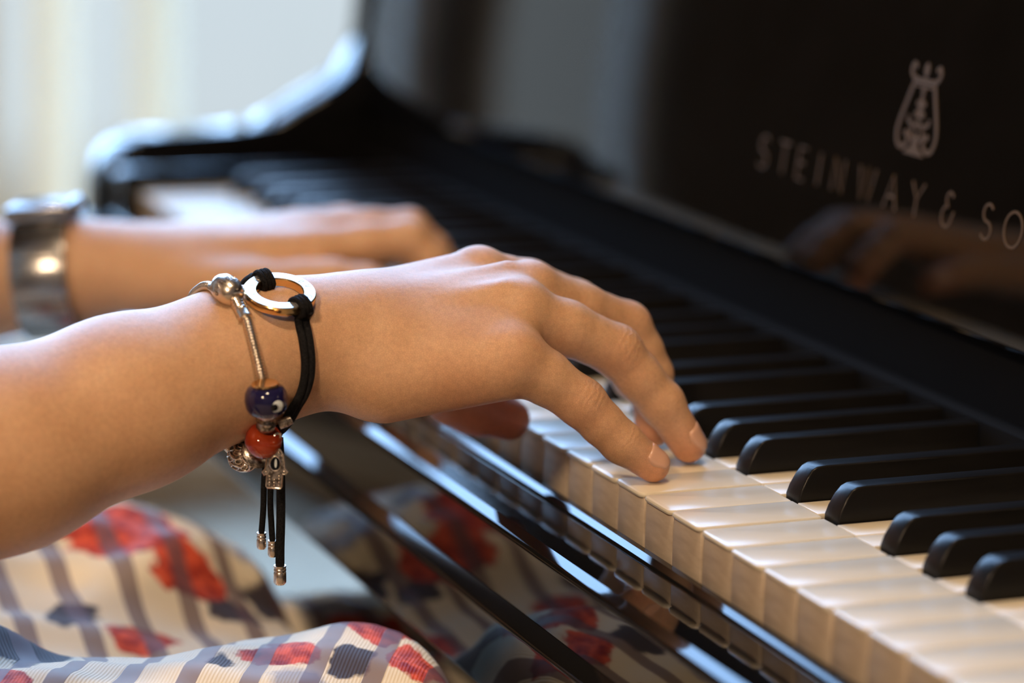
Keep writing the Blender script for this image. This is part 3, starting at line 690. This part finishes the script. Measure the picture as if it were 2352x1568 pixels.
at = me.attributes.new('crease', 'FLOAT_VECTOR', 'POINT'); at.data.foreach_set('vector', cre.astype(np.float32).ravel())
BODY = link('body', me, SKIN, PERSON)
print('body', len(V), len(Q))
def grad(p, h=0.2):
    p = np.asarray(p, float); e_ = np.eye(3)*h
    q = np.array([p+e_[i] for i in range(3)] + [p-e_[i] for i in range(3)]); d = body_d(q, GROUPS)
    g_ = d[:3]-d[3:]; return g_/(np.linalg.norm(g_)+1e-9)
def grads(P, h=0.2):
    P = np.asarray(P, float); g_ = np.zeros_like(P)
    for i in range(3):
        e_ = np.zeros(3); e_[i] = h; g_[:, i] = body_d(P+e_, GROUPS)-body_d(P-e_, GROUPS)
    return g_/(np.linalg.norm(g_, axis=1, keepdims=True)+1e-9)
def settles(P, off):
    P = np.array(P, float); off = np.asarray(off, float)
    for _ in range(5): P = P - grads(P)*(body_d(P, GROUPS)-off)[:, None]
    return P
def settle(p, off):                                       # move a point onto the skin, off mm proud of it
    p = np.array(p, float)
    for _ in range(6): p = p - grad(p)*(body_d(p, GROUPS)[0]-off)
    return p
def nail(dip, tip, dors, r_, L0, L1, half=58):
    dip, tip, dors = [np.array(v, float) for v in (dip, tip, dors)]
    ax = tip-dip; ln = np.linalg.norm(ax); ax /= ln; d_ = dors - ax*(dors@ax); d_ /= np.linalg.norm(d_); sd = np.cross(ax, d_)
    nu, nv = 8, 8; top = []; offs = []
    for i in range(nu+1):
        u_ = i/nu; t = L0+(L1-L0)*u_
        wdt = math.radians(half)*(0.75+0.25*math.sin(math.pi*min(1, u_*1.3+.1)))*(1.0 if u_ < .75 else math.sqrt(max(0.05, 1-((u_-.75)/.27)**2)))
        for j in range(nv+1):
            a = (j/nv*2-1)*wdt
            top.append(tip + ax*t + r_*(math.cos(a)*d_ + math.sin(a)*sd)); offs.append(0.3 if 0 < j < nv and 0 < i else 0.05)
    top = settles(top, offs); bot = list(top - grads(top)*0.7); top = list(top); n_ = len(top); fs = []
    for i in range(nu):
        for j in range(nv):
            k = i*(nv+1)+j; fs.append((k, k+nv+1, k+nv+2, k+1))
    rim_ = [j for j in range(nv+1)] + [i*(nv+1)+nv for i in range(1, nu+1)] + [nu*(nv+1)+j for j in range(nv-1,-1,-1)] + [i*(nv+1) for i in range(nu-1,0,-1)]
    for a, b in zip(rim_, rim_[1:]+rim_[:1]): fs.append((a, b, n_+b, n_+a))
    mesh_obj('fingernail', top+bot, fs, NAIL, PERSON)
nail((-86,-1.5,15.7), (-84,10.6,6.6), (.62,.5,.62), 6.3, -6.0, 4.6)
nail((-107,24.3,23.9), (-106,35.8,7.0), (.55,.72,.45), 6.7, -7.0, 4.6)
nail((-133,31.8,28.6), (-131,32.6,7.6), (.15,.95,.2), 7.0, -6.0, 5.0)
nail((-155,28,32), (-154,33,20.5), (.0,.9,.4), 6.8, -6.0, 5.0)
nail((-168,-27,11), (-168,-12,5.6), (-.75,.3,.6), 8.2, -7.0, 6.0)
nail((-380,40,21), (-380,45,7.5), (.1,.95,.2), 6.8, -6.0, 5.0)
nail((-366,-2,21), (-362,11,17), (.55,.1,.85), 7.6, -7.0, 6.0)
# ------------------------------------------------------------------ dress

def interp(tab, y): return float(np.interp(y, [a for a, b in tab], [b for a, b in tab]))
ZC = [(-440,-45),(-330,-58),(-222,-62),(-175,-64.7),(-142,-64.4),(-118,-62.6),(-90,-61),(-78,-61.5),(-70,-63.5),(-64,-67.5),(-58,-75),(-54,-85),(-50,-94),(-40,-102),(60,-116)]
ZL = [(-440,-50),(-250,-76),(-170,-82),(-152,-79.5),(-133,-74.3),(-115,-72.8),(-97,-77.5),(-83,-85),(-70,-94),(-62,-98),(-53,-109),(-47,-124),(60,-130)]
ZV = [(-440,-80),(-150,-106),(-60,-117),(-40,-126),(60,-136)]
ysn = list(np.arange(-440,-250,8)) + list(np.arange(-250,-30,2.5)) + list(np.arange(-30,61,8))
NS = 9; rows = []; urow = []
for y in ysn:
    zc, zl, zv = interp(ZC,y), interp(ZL,y), interp(ZV,y)
    w_ = math.sin(y*.045)
    cp = [(-44+5*w_,-340),(-46+4*w_,-230),(-54,-145),(-70,zc-30),(-93,zc-9),(-125,zc),(-156,zc-9),(-188,zv+16),(-228,zv),(-275,zv+4),(-306,zl-15),(-333,zl-4),(-362,zl),(-402,zl-10),(-446,zl-42),(-468,-240),(-472+5*w_,-340)]
    c2 = spline([(a, y, b) for a, b in cp], NS)
    out = []
    for p in c2:
        x, z = p[0], p[2]
        if z > -200:
            z += 22*math.exp(-((y+232)/42)**2 - ((x+178+.25*(y+232))/24)**2)
            z += 1.6*math.sin(x*.09+y*.05)*math.sin(y*.07+1.0) + 0.8*math.sin(x*.21-y*.13)
            z += 7*math.exp(-((x+262-.35*(y+130))/16)**2)*math.exp(-((y+130)/70)**2)
            z += 6*math.exp(-((x+318+.5*(y+110))/13)**2)*math.exp(-((y+105)/50)**2)
            if y > -55: z = min(z, -90)
        out.append((x, y, z))
    rows.append(out)
    d_ = [0.0]
    for a, b in zip(out[:-1], out[1:]): d_.append(d_[-1]+math.dist(a, b))
    k0 = min(range(len(out)), key=lambda i: abs(out[i][0]+125) + (0 if out[i][2] > -120 else 99)); urow.append([d_[k0]-v for v in d_])
n_ = len(rows[0]); vs = [p for r_ in rows for p in r_]; us = [u for r_ in urow for u in r_]; fs = []
for i in range(len(rows)-1):
    for j in range(n_-1): k = i*n_+j; fs.append((k, k+1, k+n_+1, k+n_))
def cloth(name, vs, fs, uvs):
    o = mesh_obj(name, vs, fs, CLOTH, PERSON); uvl = o.data.uv_layers.new(name='cloth')
    for lp in o.data.loops: uvl.data[lp.index].uv = uvs[lp.vertex_index]
    return o
cloth('skirt', vs, fs, [(u, p[1]) for u, p in zip(us, vs)])
vs = []; fs = []; uv = []; sg = 40                        # bodice
lev = [(-232,165,150,-490),(-150,178,128,-488),(-60,150,112,-482),(30,132,106,-476),(110,140,112,-466),(180,152,118,-463),(232,150,100,-458),(262,120,80,-455)]
for i, (z, a, b, yc) in enumerate(lev):
    for k in range(sg):
        t = 2*math.pi*k/sg; vs.append((-300+a*math.cos(t), yc+b*math.sin(t), z)); uv.append((k*22.0-300, z))
for i in range(len(lev)-1):
    for k in range(sg): fs.append((i*sg+k, i*sg+(k+1)%sg, (i+1)*sg+(k+1)%sg, (i+1)*sg+k))
cloth('bodice', vs, fs, uv)
mb = MB(); mb.lathe([(r_*1.0, h) for r_, h in ball(97, 14, 1.05)], (-300,-440,474), (0,-.25,1), 28)
mb.tube(spline([(-300,-520,500),(-300,-565,440),(-300,-570,340),(-300,-555,240)], 6), [34,40,40,38,37,36,35,34,33,32,31,30,29,28,27,25,22,18,10], 14)
mb.obj('hair', HAIRM, PERSON)
for x in (-332, -268):
    e_ = MB().lathe(ball(12, 10), (x,-347,470), (0,1,0), 14).obj('eye', WHITEG, PERSON); MB().lathe([(5.5,0),(5.5,.8),(0.01,1.2)], (x,-335.6,470), (0,1,0), 14).obj('iris', BLACKG, e_)
MB().tube([(-322,-331,418),(-310,-326,420),(-300,-325,419),(-290,-326,420),(-278,-331,418)], [2,5,5.5,5,2], 10).obj('lips', NAIL, PERSON)
# ================================================================== jewellery
# both bracelets are laid out round the wrist as first measured, then moved with it by SH
SH = np.array((-27.5, 8.4, -6.7)); _settle = settle
def settle(p, off): return _settle(np.asarray(p, float)+SH, off)-SH
# ---- silver charm bracelet on the right wrist
CB = empty('charm_bracelet', (-90,-146,20), 'silver snake-chain charm bracelet with blue eye bead and coloured charms on the nearer wrist', 'bracelet')
def onskin(p, off): return settle(p, off) if body_d(np.asarray(p, float)+SH, GROUPS)[0] < off else np.array(p, float)
path = [(-90.5,-152.2,80.5),(-84,-150,78.5),(-79.7,-147.8,74.9),(-73.2,-147.4,69.5),(-69.3,-147.0,64.2),(-66.8,-146.2,58.7),(-65.2,-145.2,53.6),(-62.5,-144.6,48.5),(-64.5,-143.6,40),(-71,-142.8,31),(-79,-143.6,24.0),(-88,-145,20.2),(-98,-147,20.5),(-110,-149,26),(-121,-151,38),(-126.5,-153,54),(-121,-154.5,70),(-108,-155,80),(-98,-153.6,82.0)]
path = [settle(p, 1.5) if p[2] > 72 else onskin(p, 1.6) for p in path]
dense = spline(path, 70, True)
cum = [0.0]
for a, b in zip(dense[:-1], dense[1:]): cum.append(cum[-1]+np.linalg.norm(b-a))
tot = cum[-1]; nst = int(tot/1.06)*7
samp = [np.array([np.interp(tot*i/nst, cum, [q[k] for q in dense]) for k in range(3)]) for i in range(nst)]
mb = MB(); P = samp; n_ = len(P); sg = 14; vs = []; fs = []       # spiral-ribbed snake chain
N = np.array([0,1.,0])
for i in range(n_):
    t = P[(i+1)%n_]-P[i-1]; t /= np.linalg.norm(t); N = N - t*(N@t); N /= np.linalg.norm(N); B = np.cross(t, N)
    for k in range(sg):
        a = 2*math.pi*k/sg; ph = i/7*2*math.pi + a
        r_ = 1.28 + 0.55*math.sqrt(max(0,.5+.5*math.cos(ph)))
        vs.append(tuple(P[i] + r_*(math.cos(a)*N + math.sin(a)*B)))
for i in range(n_):
    j = (i+1) % n_
    for k in range(sg): fs.append((i*sg+k, i*sg+(k+1)%sg, j*sg+(k+1)%sg, j*sg+k))
mesh_obj('snake_chain', vs, fs, SILVER, CB)
ca, cb = np.array((-91.0,-152.6,80.6)), np.array((-80.6,-148.2,75.8))
cax = (cb-ca)/np.linalg.norm(cb-ca); cc = settle((ca+cb)/2 - cax*1.6, 4.0)
CL = MB().lathe([(1.5,-6.2),(3.4,-5.4),(4.6,-3.6),(5.1,-1.2),(5.1,1.2),(4.6,3.4),(3.6,5.0),(2.0,5.6)], cc, cax, 28).obj('clasp', SILVER, CB)
s0, s1 = settle((-82.2,-148.9,77.2), 2.0), settle((-74.4,-147.5,70.6), 1.9)
MB().lathe([(1.8,-1.0),(2.5,-.2),(2.2,.5),(2.5,1.2),(2.2,1.9),(2.5,2.6),(2.2,3.3),(2.5,4.0),(2.25,4.7),(2.4,5.2),(2.4,7.2),(2.6,7.6),(2.6,8.3),(1.3,8.6)], s0, s1-s0, 22).obj('end_cap', SILVER, CB)
s2, s3 = settle((-90.5,-152.4,80.4), 2.2), settle((-98.5,-153.8,81.5), 1.6)
MB().lathe([(2.6,-.5),(2.7,.8),(2.4,1.6),(2.6,2.4),(2.3,3.4),(2.4,4.2),(2.1,6.0),(1.9,7.6),(1.3,8.0)], s2, s3-s2, 18).obj('end_cap', SILVER, CB)
def wrap_text(word, o, ax, R, up0, step, size, m_, parent, w_=0.28, along=1):   # letters standing on a round bead
    ax = np.array(ax, float); ax /= np.linalg.norm(ax); up0 = np.array(up0, float); up0 = up0-ax*(up0@ax); up0 /= np.linalg.norm(up0); sd = np.cross(ax, up0)
    for i, ch in enumerate(word):
        th = math.radians(step*(i-(len(word)-1)/2)); nrm = math.cos(th)*up0 + along*math.sin(th)*sd; tg = -math.sin(th)*up0*along*1.0 + math.cos(th)*sd
        tg = tg*along; mb = MB()
        hx = np.cross(tg, nrm)
        for st in GLY[ch]: mb.tube([o + nrm*R + tg*p[0]*size*along + (ax*p[1]*size) for p in st], w_, 6)
        mb.obj('letter', m_, parent)
wrap_text('PANDORA', cc, cax, 5.02, (0.25,-.15,1.0), 27, 2.3, OXIDE, CL, 0.24, -1)
# blue eye bead
bc = np.array((-59.6,-145.2,46.9)); bax = np.array((-.10,.08,-1.0)); bax /= np.linalg.norm(bax)
BB = MB().lathe([(2.6,-5.4),(4.4,-5.3),(6.2,-4.4),(7.2,-2.6),(7.55,0),(7.2,2.6),(6.2,4.4),(4.4,5.3),(2.6,5.4)], bc, bax, 32).obj('eye_bead', BLUEG, CB); BB['label'] = 'dark blue glass eye bead'
MB().lathe([(2.0,-6.3),(4.5,-6.2),(4.9,-5.7),(4.4,-5.0),(2.2,-5.0)], bc, bax, 28).obj('bead_rim', GOLD, BB)
MB().lathe([(2.0,5.0),(3.6,5.0),(3.9,5.7),(3.2,6.4),(2.0,6.4)], bc, bax, 28).obj('bead_rim', SILVER, BB)
vdir = np.array((.86,.02,.05)); vdir = np.array((.93,.27,-.14)); vdir /= np.linalg.norm(vdir)
MB().lathe([(2.35,-1.2),(2.3,0.15),(1.6,.42),(0.01,.5)], bc+vdir*7.05, vdir, 22).obj('white_eye', WHITEG, BB)
v2 = np.array((.97,.10,-.15)); v2 /= np.linalg.norm(v2)
MB().lathe([(1.35,-.8),(1.3,.35),(0.9,.55),(0.01,.6)], bc+v2*7.25, v2, 20).obj('pupil', BLACKG, BB)
# small silver spacer, bail tube, orange bead, filigree bead
sp_ = np.array((-66.5,-143.0,36.8)); sax = np.array((-.35,.1,-1.)); sax /= np.linalg.norm(sax)
MB().lathe([(1.6,-2.4),(3.0,-2.2),(3.5,-1.2),(3.1,0),(3.5,1.2),(3.0,2.2),(1.6,2.4)], sp_, sax, 24).obj('spacer', OXIDE, CB)
MB().lathe([(0.9,-2.5),(1.6,-2.4),(1.9,0),(1.6,2.4),(0.9,2.5)], (-70.5,-134.6,35.6), (.2,.75,.35), 18).obj('bail_tube', OXIDE, CB)
oc = np.array((-70.5,-142.6,29.6)); oax = np.array((-.62,-.12,-.78)); oax /= np.linalg.norm(oax)
OB = MB().lathe([(2.2,-4.8),(4.2,-4.6),(5.8,-3.3),(6.6,-1.2),(6.6,1.2),(5.8,3.3),(4.2,4.6),(2.2,4.8)], oc, oax, 32).obj('orange_bead', ORANGEG, CB); OB['label'] = 'orange glass bead'
fc = np.array((-84.5,-145.6,20.6)); fax = np.array((-.9,-.25,-.28)); fax /= np.linalg.norm(fax)
FB = MB().lathe(ball(5.3, 12), fc, fax, 24).obj('filigree_bead', OXIDE, CB); FB['label'] = 'openwork silver filigree bead'
up_ = np.cross(fax, (0,0,1.)); up_ /= np.linalg.norm(up_); vp_ = np.cross(fax, up_)
for k in range(9):                                        # scroll wires of the filigree
    a0 = 2*math.pi*k/9; mb = MB()
    def sph(th, a): return fc + 5.55*(math.cos(th)*fax + math.sin(th)*(math.cos(a)*up_ + math.sin(a)*vp_))
    mb.tube([sph(math.pi*(.13+.74*t/14), a0+.5*math.sin(t/14*6.28)) for t in range(15)], .34, 6)
    mb.tube([sph(math.pi*(.5+.12*math.cos(t/12*6.28)), a0+.35+.2*math.sin(t/12*6.28)) for t in range(12)], .28, 6, True)
    mb.tube([sph(math.pi*(.3+.08*math.cos(t/12*6.28)), a0+.2*math.sin(t/12*6.28)) for t in range(12)], .26, 6, True)
    mb.tube([sph(math.pi*(.7+.08*math.cos(t/12*6.28)), a0+.2*math.sin(t/12*6.28)) for t in range(12)], .26, 6, True)
    mb.obj('filigree_wire', SILVER, FB)
for h in (-4.4, 4.4): MB().lathe([(2.2,h-.6),(3.3,h-.5),(3.5,h),(3.3,h+.5),(2.2,h+.6)], fc, fax, 20).obj('bead_rim', SILVER, FB)
# ring-band bead between the orange and filigree beads
gc = np.array((-77.6,-142.6,23.6)); gax = np.array((-.78,-.2,-.6)); gax /= np.linalg.norm(gax)
MB().lathe([(2.0,-2.4),(4.9,-2.4),(5.4,-2.0),(4.9,-1.4),(5.6,-.9),(5.1,-.3),(5.7,.3),(5.2,.9),(5.6,1.5),(4.9,2.2),(2.0,2.4)], gc, gax, 28).obj('ribbed_bead', OXIDE, CB)
# hand-shaped charm, flat plate facing the camera side
hx = np.array((.37,.93,.0)); hx /= np.linalg.norm(hx); hz = np.array((-.05,.03,1.)); hz /= np.linalg.norm(hz); hn = np.cross(hx, hz); hc = np.array((-66.5,-139.4,20.8))
if hn[0] < 0: hn = -hn
outl = [(-2.6,-7.4),(2.0,-7.6),(2.5,-6.9),(2.7,-2.4),(3.6,-2.6),(4.4,-1.6),(3.5,-.6),(3.1,1.8),(2.7,4.6),(1.6,6.2),(0,6.8),(-1.6,6.2),(-2.7,4.6),(-3.1,1.8),(-3.5,-.8),(-4.5,-1.8),(-3.7,-3.0),(-2.8,-2.6),(-3.0,-6.8)]
def plate(outl, th, m_, name, parent, lift=0.0):
    n_ = len(outl); vs = [tuple(hc + hx*a + hz*b + hn*(lift-th/2)) for a, b in outl] + [tuple(hc + hx*a + hz*b + hn*(lift+th/2)) for a, b in outl]
    fs = [(i, (i+1)%n_, n_+(i+1)%n_, n_+i) for i in range(n_)] + [tuple(range(n_-1,-1,-1)), tuple(range(n_, 2*n_))]
    return mesh_obj(name, vs, fs, m_, parent, True, 40)
HM = plate(outl, 1.0, OXIDE, 'hand_charm', CB); HM['label'] = 'small silver hand-shaped charm with eye'
mb = MB(); mb.tube([hc + hx*a + hz*b + hn*.55 for a, b in outl], .32, 6, True); mb.obj('raised_border', SILVER, HM)
mb = MB()
for (a, b) in [(-1.9,-3.2),(-1.9,-4.3),(-1.9,-5.4),(-1.9,-6.4),(-.3,-4.4),(-.3,-5.5),(-.3,-6.6),(1.4,-3.2),(1.4,-4.3),(1.4,-5.4),(1.4,-6.4),(-2.2,4.1),(-1.2,5.2),(0,5.6),(1.2,5.2),(2.2,4.1),(-3.2,-1.7),(3.1,-1.5)]:
    mb.lathe(ball(.42, 6), hc + hx*a + hz*b + hn*.5, hn, 8)
mb.obj('granulation', SILVER, HM)
plate([(1.9*math.cos(t*.3927), 1.3+2.6*math.sin(t*.3927)) for t in range(16)], .5, BLACKG, 'charm_stone', HM, .55)
mb = MB(); mb.tube([hc + hx*(1.9*math.cos(t*.3927)) + hz*(1.3+2.6*math.sin(t*.3927)) + hn*.75 for t in range(16)], .28, 6, True); mb.obj('stone_setting', SILVER, HM)
plate([(.15+.45*math.cos(t*.5236), 1.4+1.6*math.sin(t*.5236)) for t in range(12)], .4, WHITEG, 'stone_highlight', HM, .8)  # white oval standing in for the stone's highlight
mb = MB(); mb.tube([hc + hz*7.6 + hz*1.5*math.sin(t*.5236) + hn*1.0*math.cos(t*.5236)*1.2 for t in range(12)], .38, 6, True)
mb.tube([hc + hz*10.2 + (hz*.9+hx*.3)*2.0*math.sin(t*.5236) + (hx*.8-hn*.4)*1.5*math.cos(t*.5236) for t in range(12)], .45, 6, True); mb.obj('jump_ring', SILVER, HM)

# ---- black cord bracelet with the gold ring
CO = empty('cord_bracelet', (-98,-134,20), 'black cord bracelet with round gold ring and hanging cord ends on the nearer wrist', 'bracelet')
rn = np.array((.325,-.023,.945)); rn /= np.linalg.norm(rn); rc = np.array((-85.2,-132.4,78.6))
rx = np.cross((0,1.,0), rn); rx /= np.linalg.norm(rx); ry = np.cross(rn, rx)
ri, ro = 8.3, 12.9
RG = MB().lathe([(ri,-1.5),(ro-.2,-1.5),(ro,-1.2),(ro,1.1),(ro-.3,1.45),(ri+.3,1.45),(ri,1.15),(ri,-1.5)], rc, rn, 72, True).obj('gold_ring', GOLD, CO); RG['label'] = 'polished gold ring with pale engraved face'
RF = MB().lathe([(ri+.35,1.42),(ri+.45,1.62),(ro-.45,1.62),(ro-.35,1.42)], rc, rn, 72, True).obj('ring_face', PALE, RG)
word = 'BVLGARI'
for rep in range(2):
    for i, ch in enumerate(word):                         # engraved capitals around the face
        th = math.radians(rep*180 + 118 - 20*i)
        rd = math.cos(th)*rx + math.sin(th)*ry; tg = np.cross(rd, rn); mb = MB()
        for st in GLY[ch]: mb.tube([rc + rd*(10.6+p[1]*2.2) + tg*p[0]*2.0 + rn*1.6 for p in st], .13, 5)
        mb.obj('letter', SILVER, RF)
def loop(th, w_, tail):
    rd = math.cos(th)*rx + math.sin(th)*ry; tg = np.cross(rd, rn); mid = rc + rd*(ri+ro)/2; mb = MB()
    for s_ in (-1.55, 0.1, 1.6):
        mb.tube([mid + tg*(s_*1.0+.25*math.sin(t)) + rd*(3.6*math.cos(t*.449)) + rn*(3.0*math.sin(t*.449)) for t in range(14)], 1.12, 8, True)
    mb.obj('cord_loop', CORD, CO); return rc + rd*(ro+1.2) - rn*.2, tg
def ang_to(p):
    d_ = np.array(p, float)-rc; return math.atan2(d_@ry, d_@rx)
fA = (-76.5,-127.5,74); fB = (-96.5,-136.0,83)
a1, t1 = loop(ang_to(fA), 1, 1); a2, t2 = loop(ang_to(fB), 1, 1)
base = [a1,(-77.2,-126.8,70.5),(-72.9,-126.7,63.8),(-70.8,-126.6,56.7),(-70.3,-127.1,50.7),(-70.9,-128.5,45.3),(-72.0,-130.9,40.5),(-77,-133,33.5),(-86,-134.5,28.5),(-98,-135.5,28),(-112,-136,34),(-122,-136,46),(-124,-135.5,60),(-116,-135,74),(-105,-135.5,81),a2]
for s_ in (-1, 1):
    pts = []
    for i, p in enumerate(base):
        q = np.array(p, float) + np.array((0,1.,0))*1.3*s_*(1 if 0 < i < len(base)-1 else .8)
        pts.append(onskin(q, 1.5))
    MB().tube(spline(pts, 8), 1.5, 10).obj('cord', CORD, CO)
kn = MB(); kn.lathe([(1.0,-2.6),(2.2,-2.2),(2.5,0),(2.2,2.2),(1.0,2.6)], (-79.5,-135.6,30.2), (.1,.4,-1), 16); kn.obj('slide_knot', CORD, CO)
ends = [((603,), [(-80.5,-137.0,28),(-81,-138.8,14),(-80.8,-139.2,2),(-80.6,-139.9,-7.4)], 1.15, 5.6),
        ((0,), [(-79.5,-135.8,28),(-80,-136.6,14),(-80.2,-136.8,4),(-80,-136.4,-4),(-79.8,-136.0,-10.4)], 1.15, 5.6),
        ((0,), [(-78.5,-134.4,28),(-78.6,-133.6,14),(-78.5,-133.4,0),(-78.4,-133.6,-12),(-78.3,-133.6,-19.5)], 1.7, 6.6)]
for (_, pts, r_, L_) in ends:
    c_ = MB().tube(spline(pts, 8), r_, 10).obj('hanging_cord', CORD, CO)
    e_ = np.array(pts[-1]); rr = r_+.55
    MB().lathe([(rr*.7,.6),(rr,.5),(rr,-.2),(rr*.86,-.5),(rr,-.9),(rr,-1.5),(rr*.88,-1.8),(rr,-2.2),(rr*1.02,-L_+.8),(rr*.8,-L_),(0.01,-L_)], e_, (0.03,-.02,1), 18).obj('metal_tip', SILVER, c_)

for o_ in (CB, CO): o_.location = o_.location + Vector(SH)*S
settle = _settle
# ---- wrist watch on the farther (left) wrist
WA = empty('wrist_watch', (-458,-134,-14), 'wide polished steel wrist watch on the farther wrist', 'watch')
wa, wb = np.array((-470,-160,11.)), np.array((-455,-128,15.5)); wax = (wb-wa)/np.linalg.norm(wb-wa); wc = wa*-.08+wb*1.08
wu = np.array((0,0,1.)) - wax*wax[2]; wu /= np.linalg.norm(wu); ws = np.cross(wax, wu)
if ws[0] < 0: ws = -ws
def around(a, off=0.0):                                   # point on the wrist at angle a (0 = towards the camera, 90 = up)
    d_ = math.cos(a)*ws + math.sin(a)*wu; p = wc + d_*24
    for _ in range(8): p = p - d_*(body_d(p, GROUPS)[0]-off)
    return p, d_
HWD = 12.8
NL = 16
for i in range(NL):
    a0 = math.radians(118 + (360-58)*i/NL); a1_ = math.radians(118 + (360-58)*(i+.94)/NL)
    vs = []
    for (a, off) in ((a0,1.2),(a1_,1.2),(a1_,4.2),(a0,4.2)):
        p, d_ = around(a, off)
        vs += [p - wax*HWD, p + wax*HWD]
    fs = [(0,1,3,2),(2,3,5,4),(4,5,7,6),(6,7,1,0),(0,2,4,6),(1,7,5,3)]
    o = mesh_obj('band_link', [tuple(v) for v in vs], fs, STEEL, WA, True, 40)
    bm = bmesh.new(); bm.from_mesh(o.data); bmesh.ops.recalc_face_normals(bm, faces=bm.faces); bm.to_mesh(o.data); bm.free(); bevel_mesh(o.data, .5, 2)
pt, dt = around(math.radians(88), 1.0)
def slab(name, hx_, hy_, z0, z1, m_, parent, bv):
    vs = [tuple(pt + ws*a*hx_ + wax*b*hy_ + dt*c) for c in (z0, z1) for a, b in ((-1,-1),(1,-1),(1,1),(-1,1))]
    o = mesh_obj(name, vs, [(0,3,2,1),(4,5,6,7),(0,1,5,4),(1,2,6,5),(2,3,7,6),(3,0,4,7)], m_, parent, True, 40)
    bm = bmesh.new(); bm.from_mesh(o.data); bmesh.ops.recalc_face_normals(bm, faces=bm.faces); bm.to_mesh(o.data); bm.free(); bevel_mesh(o.data, bv, 3); return o
CS = slab('watch_case', 15.5, 15.5, 0, 7.0, STEEL, WA, 1.6)
slab('dial', 12.5, 12.5, 6.6, 7.3, DIALM, CS, .2)
MB().lathe([(1.6,0),(1.6,1.2),(2.9,1.2),(3.1,3.8),(2.4,4.4)], pt + wax*15.2 + dt*3.4, wax, 18).obj('crown', STEEL, CS)
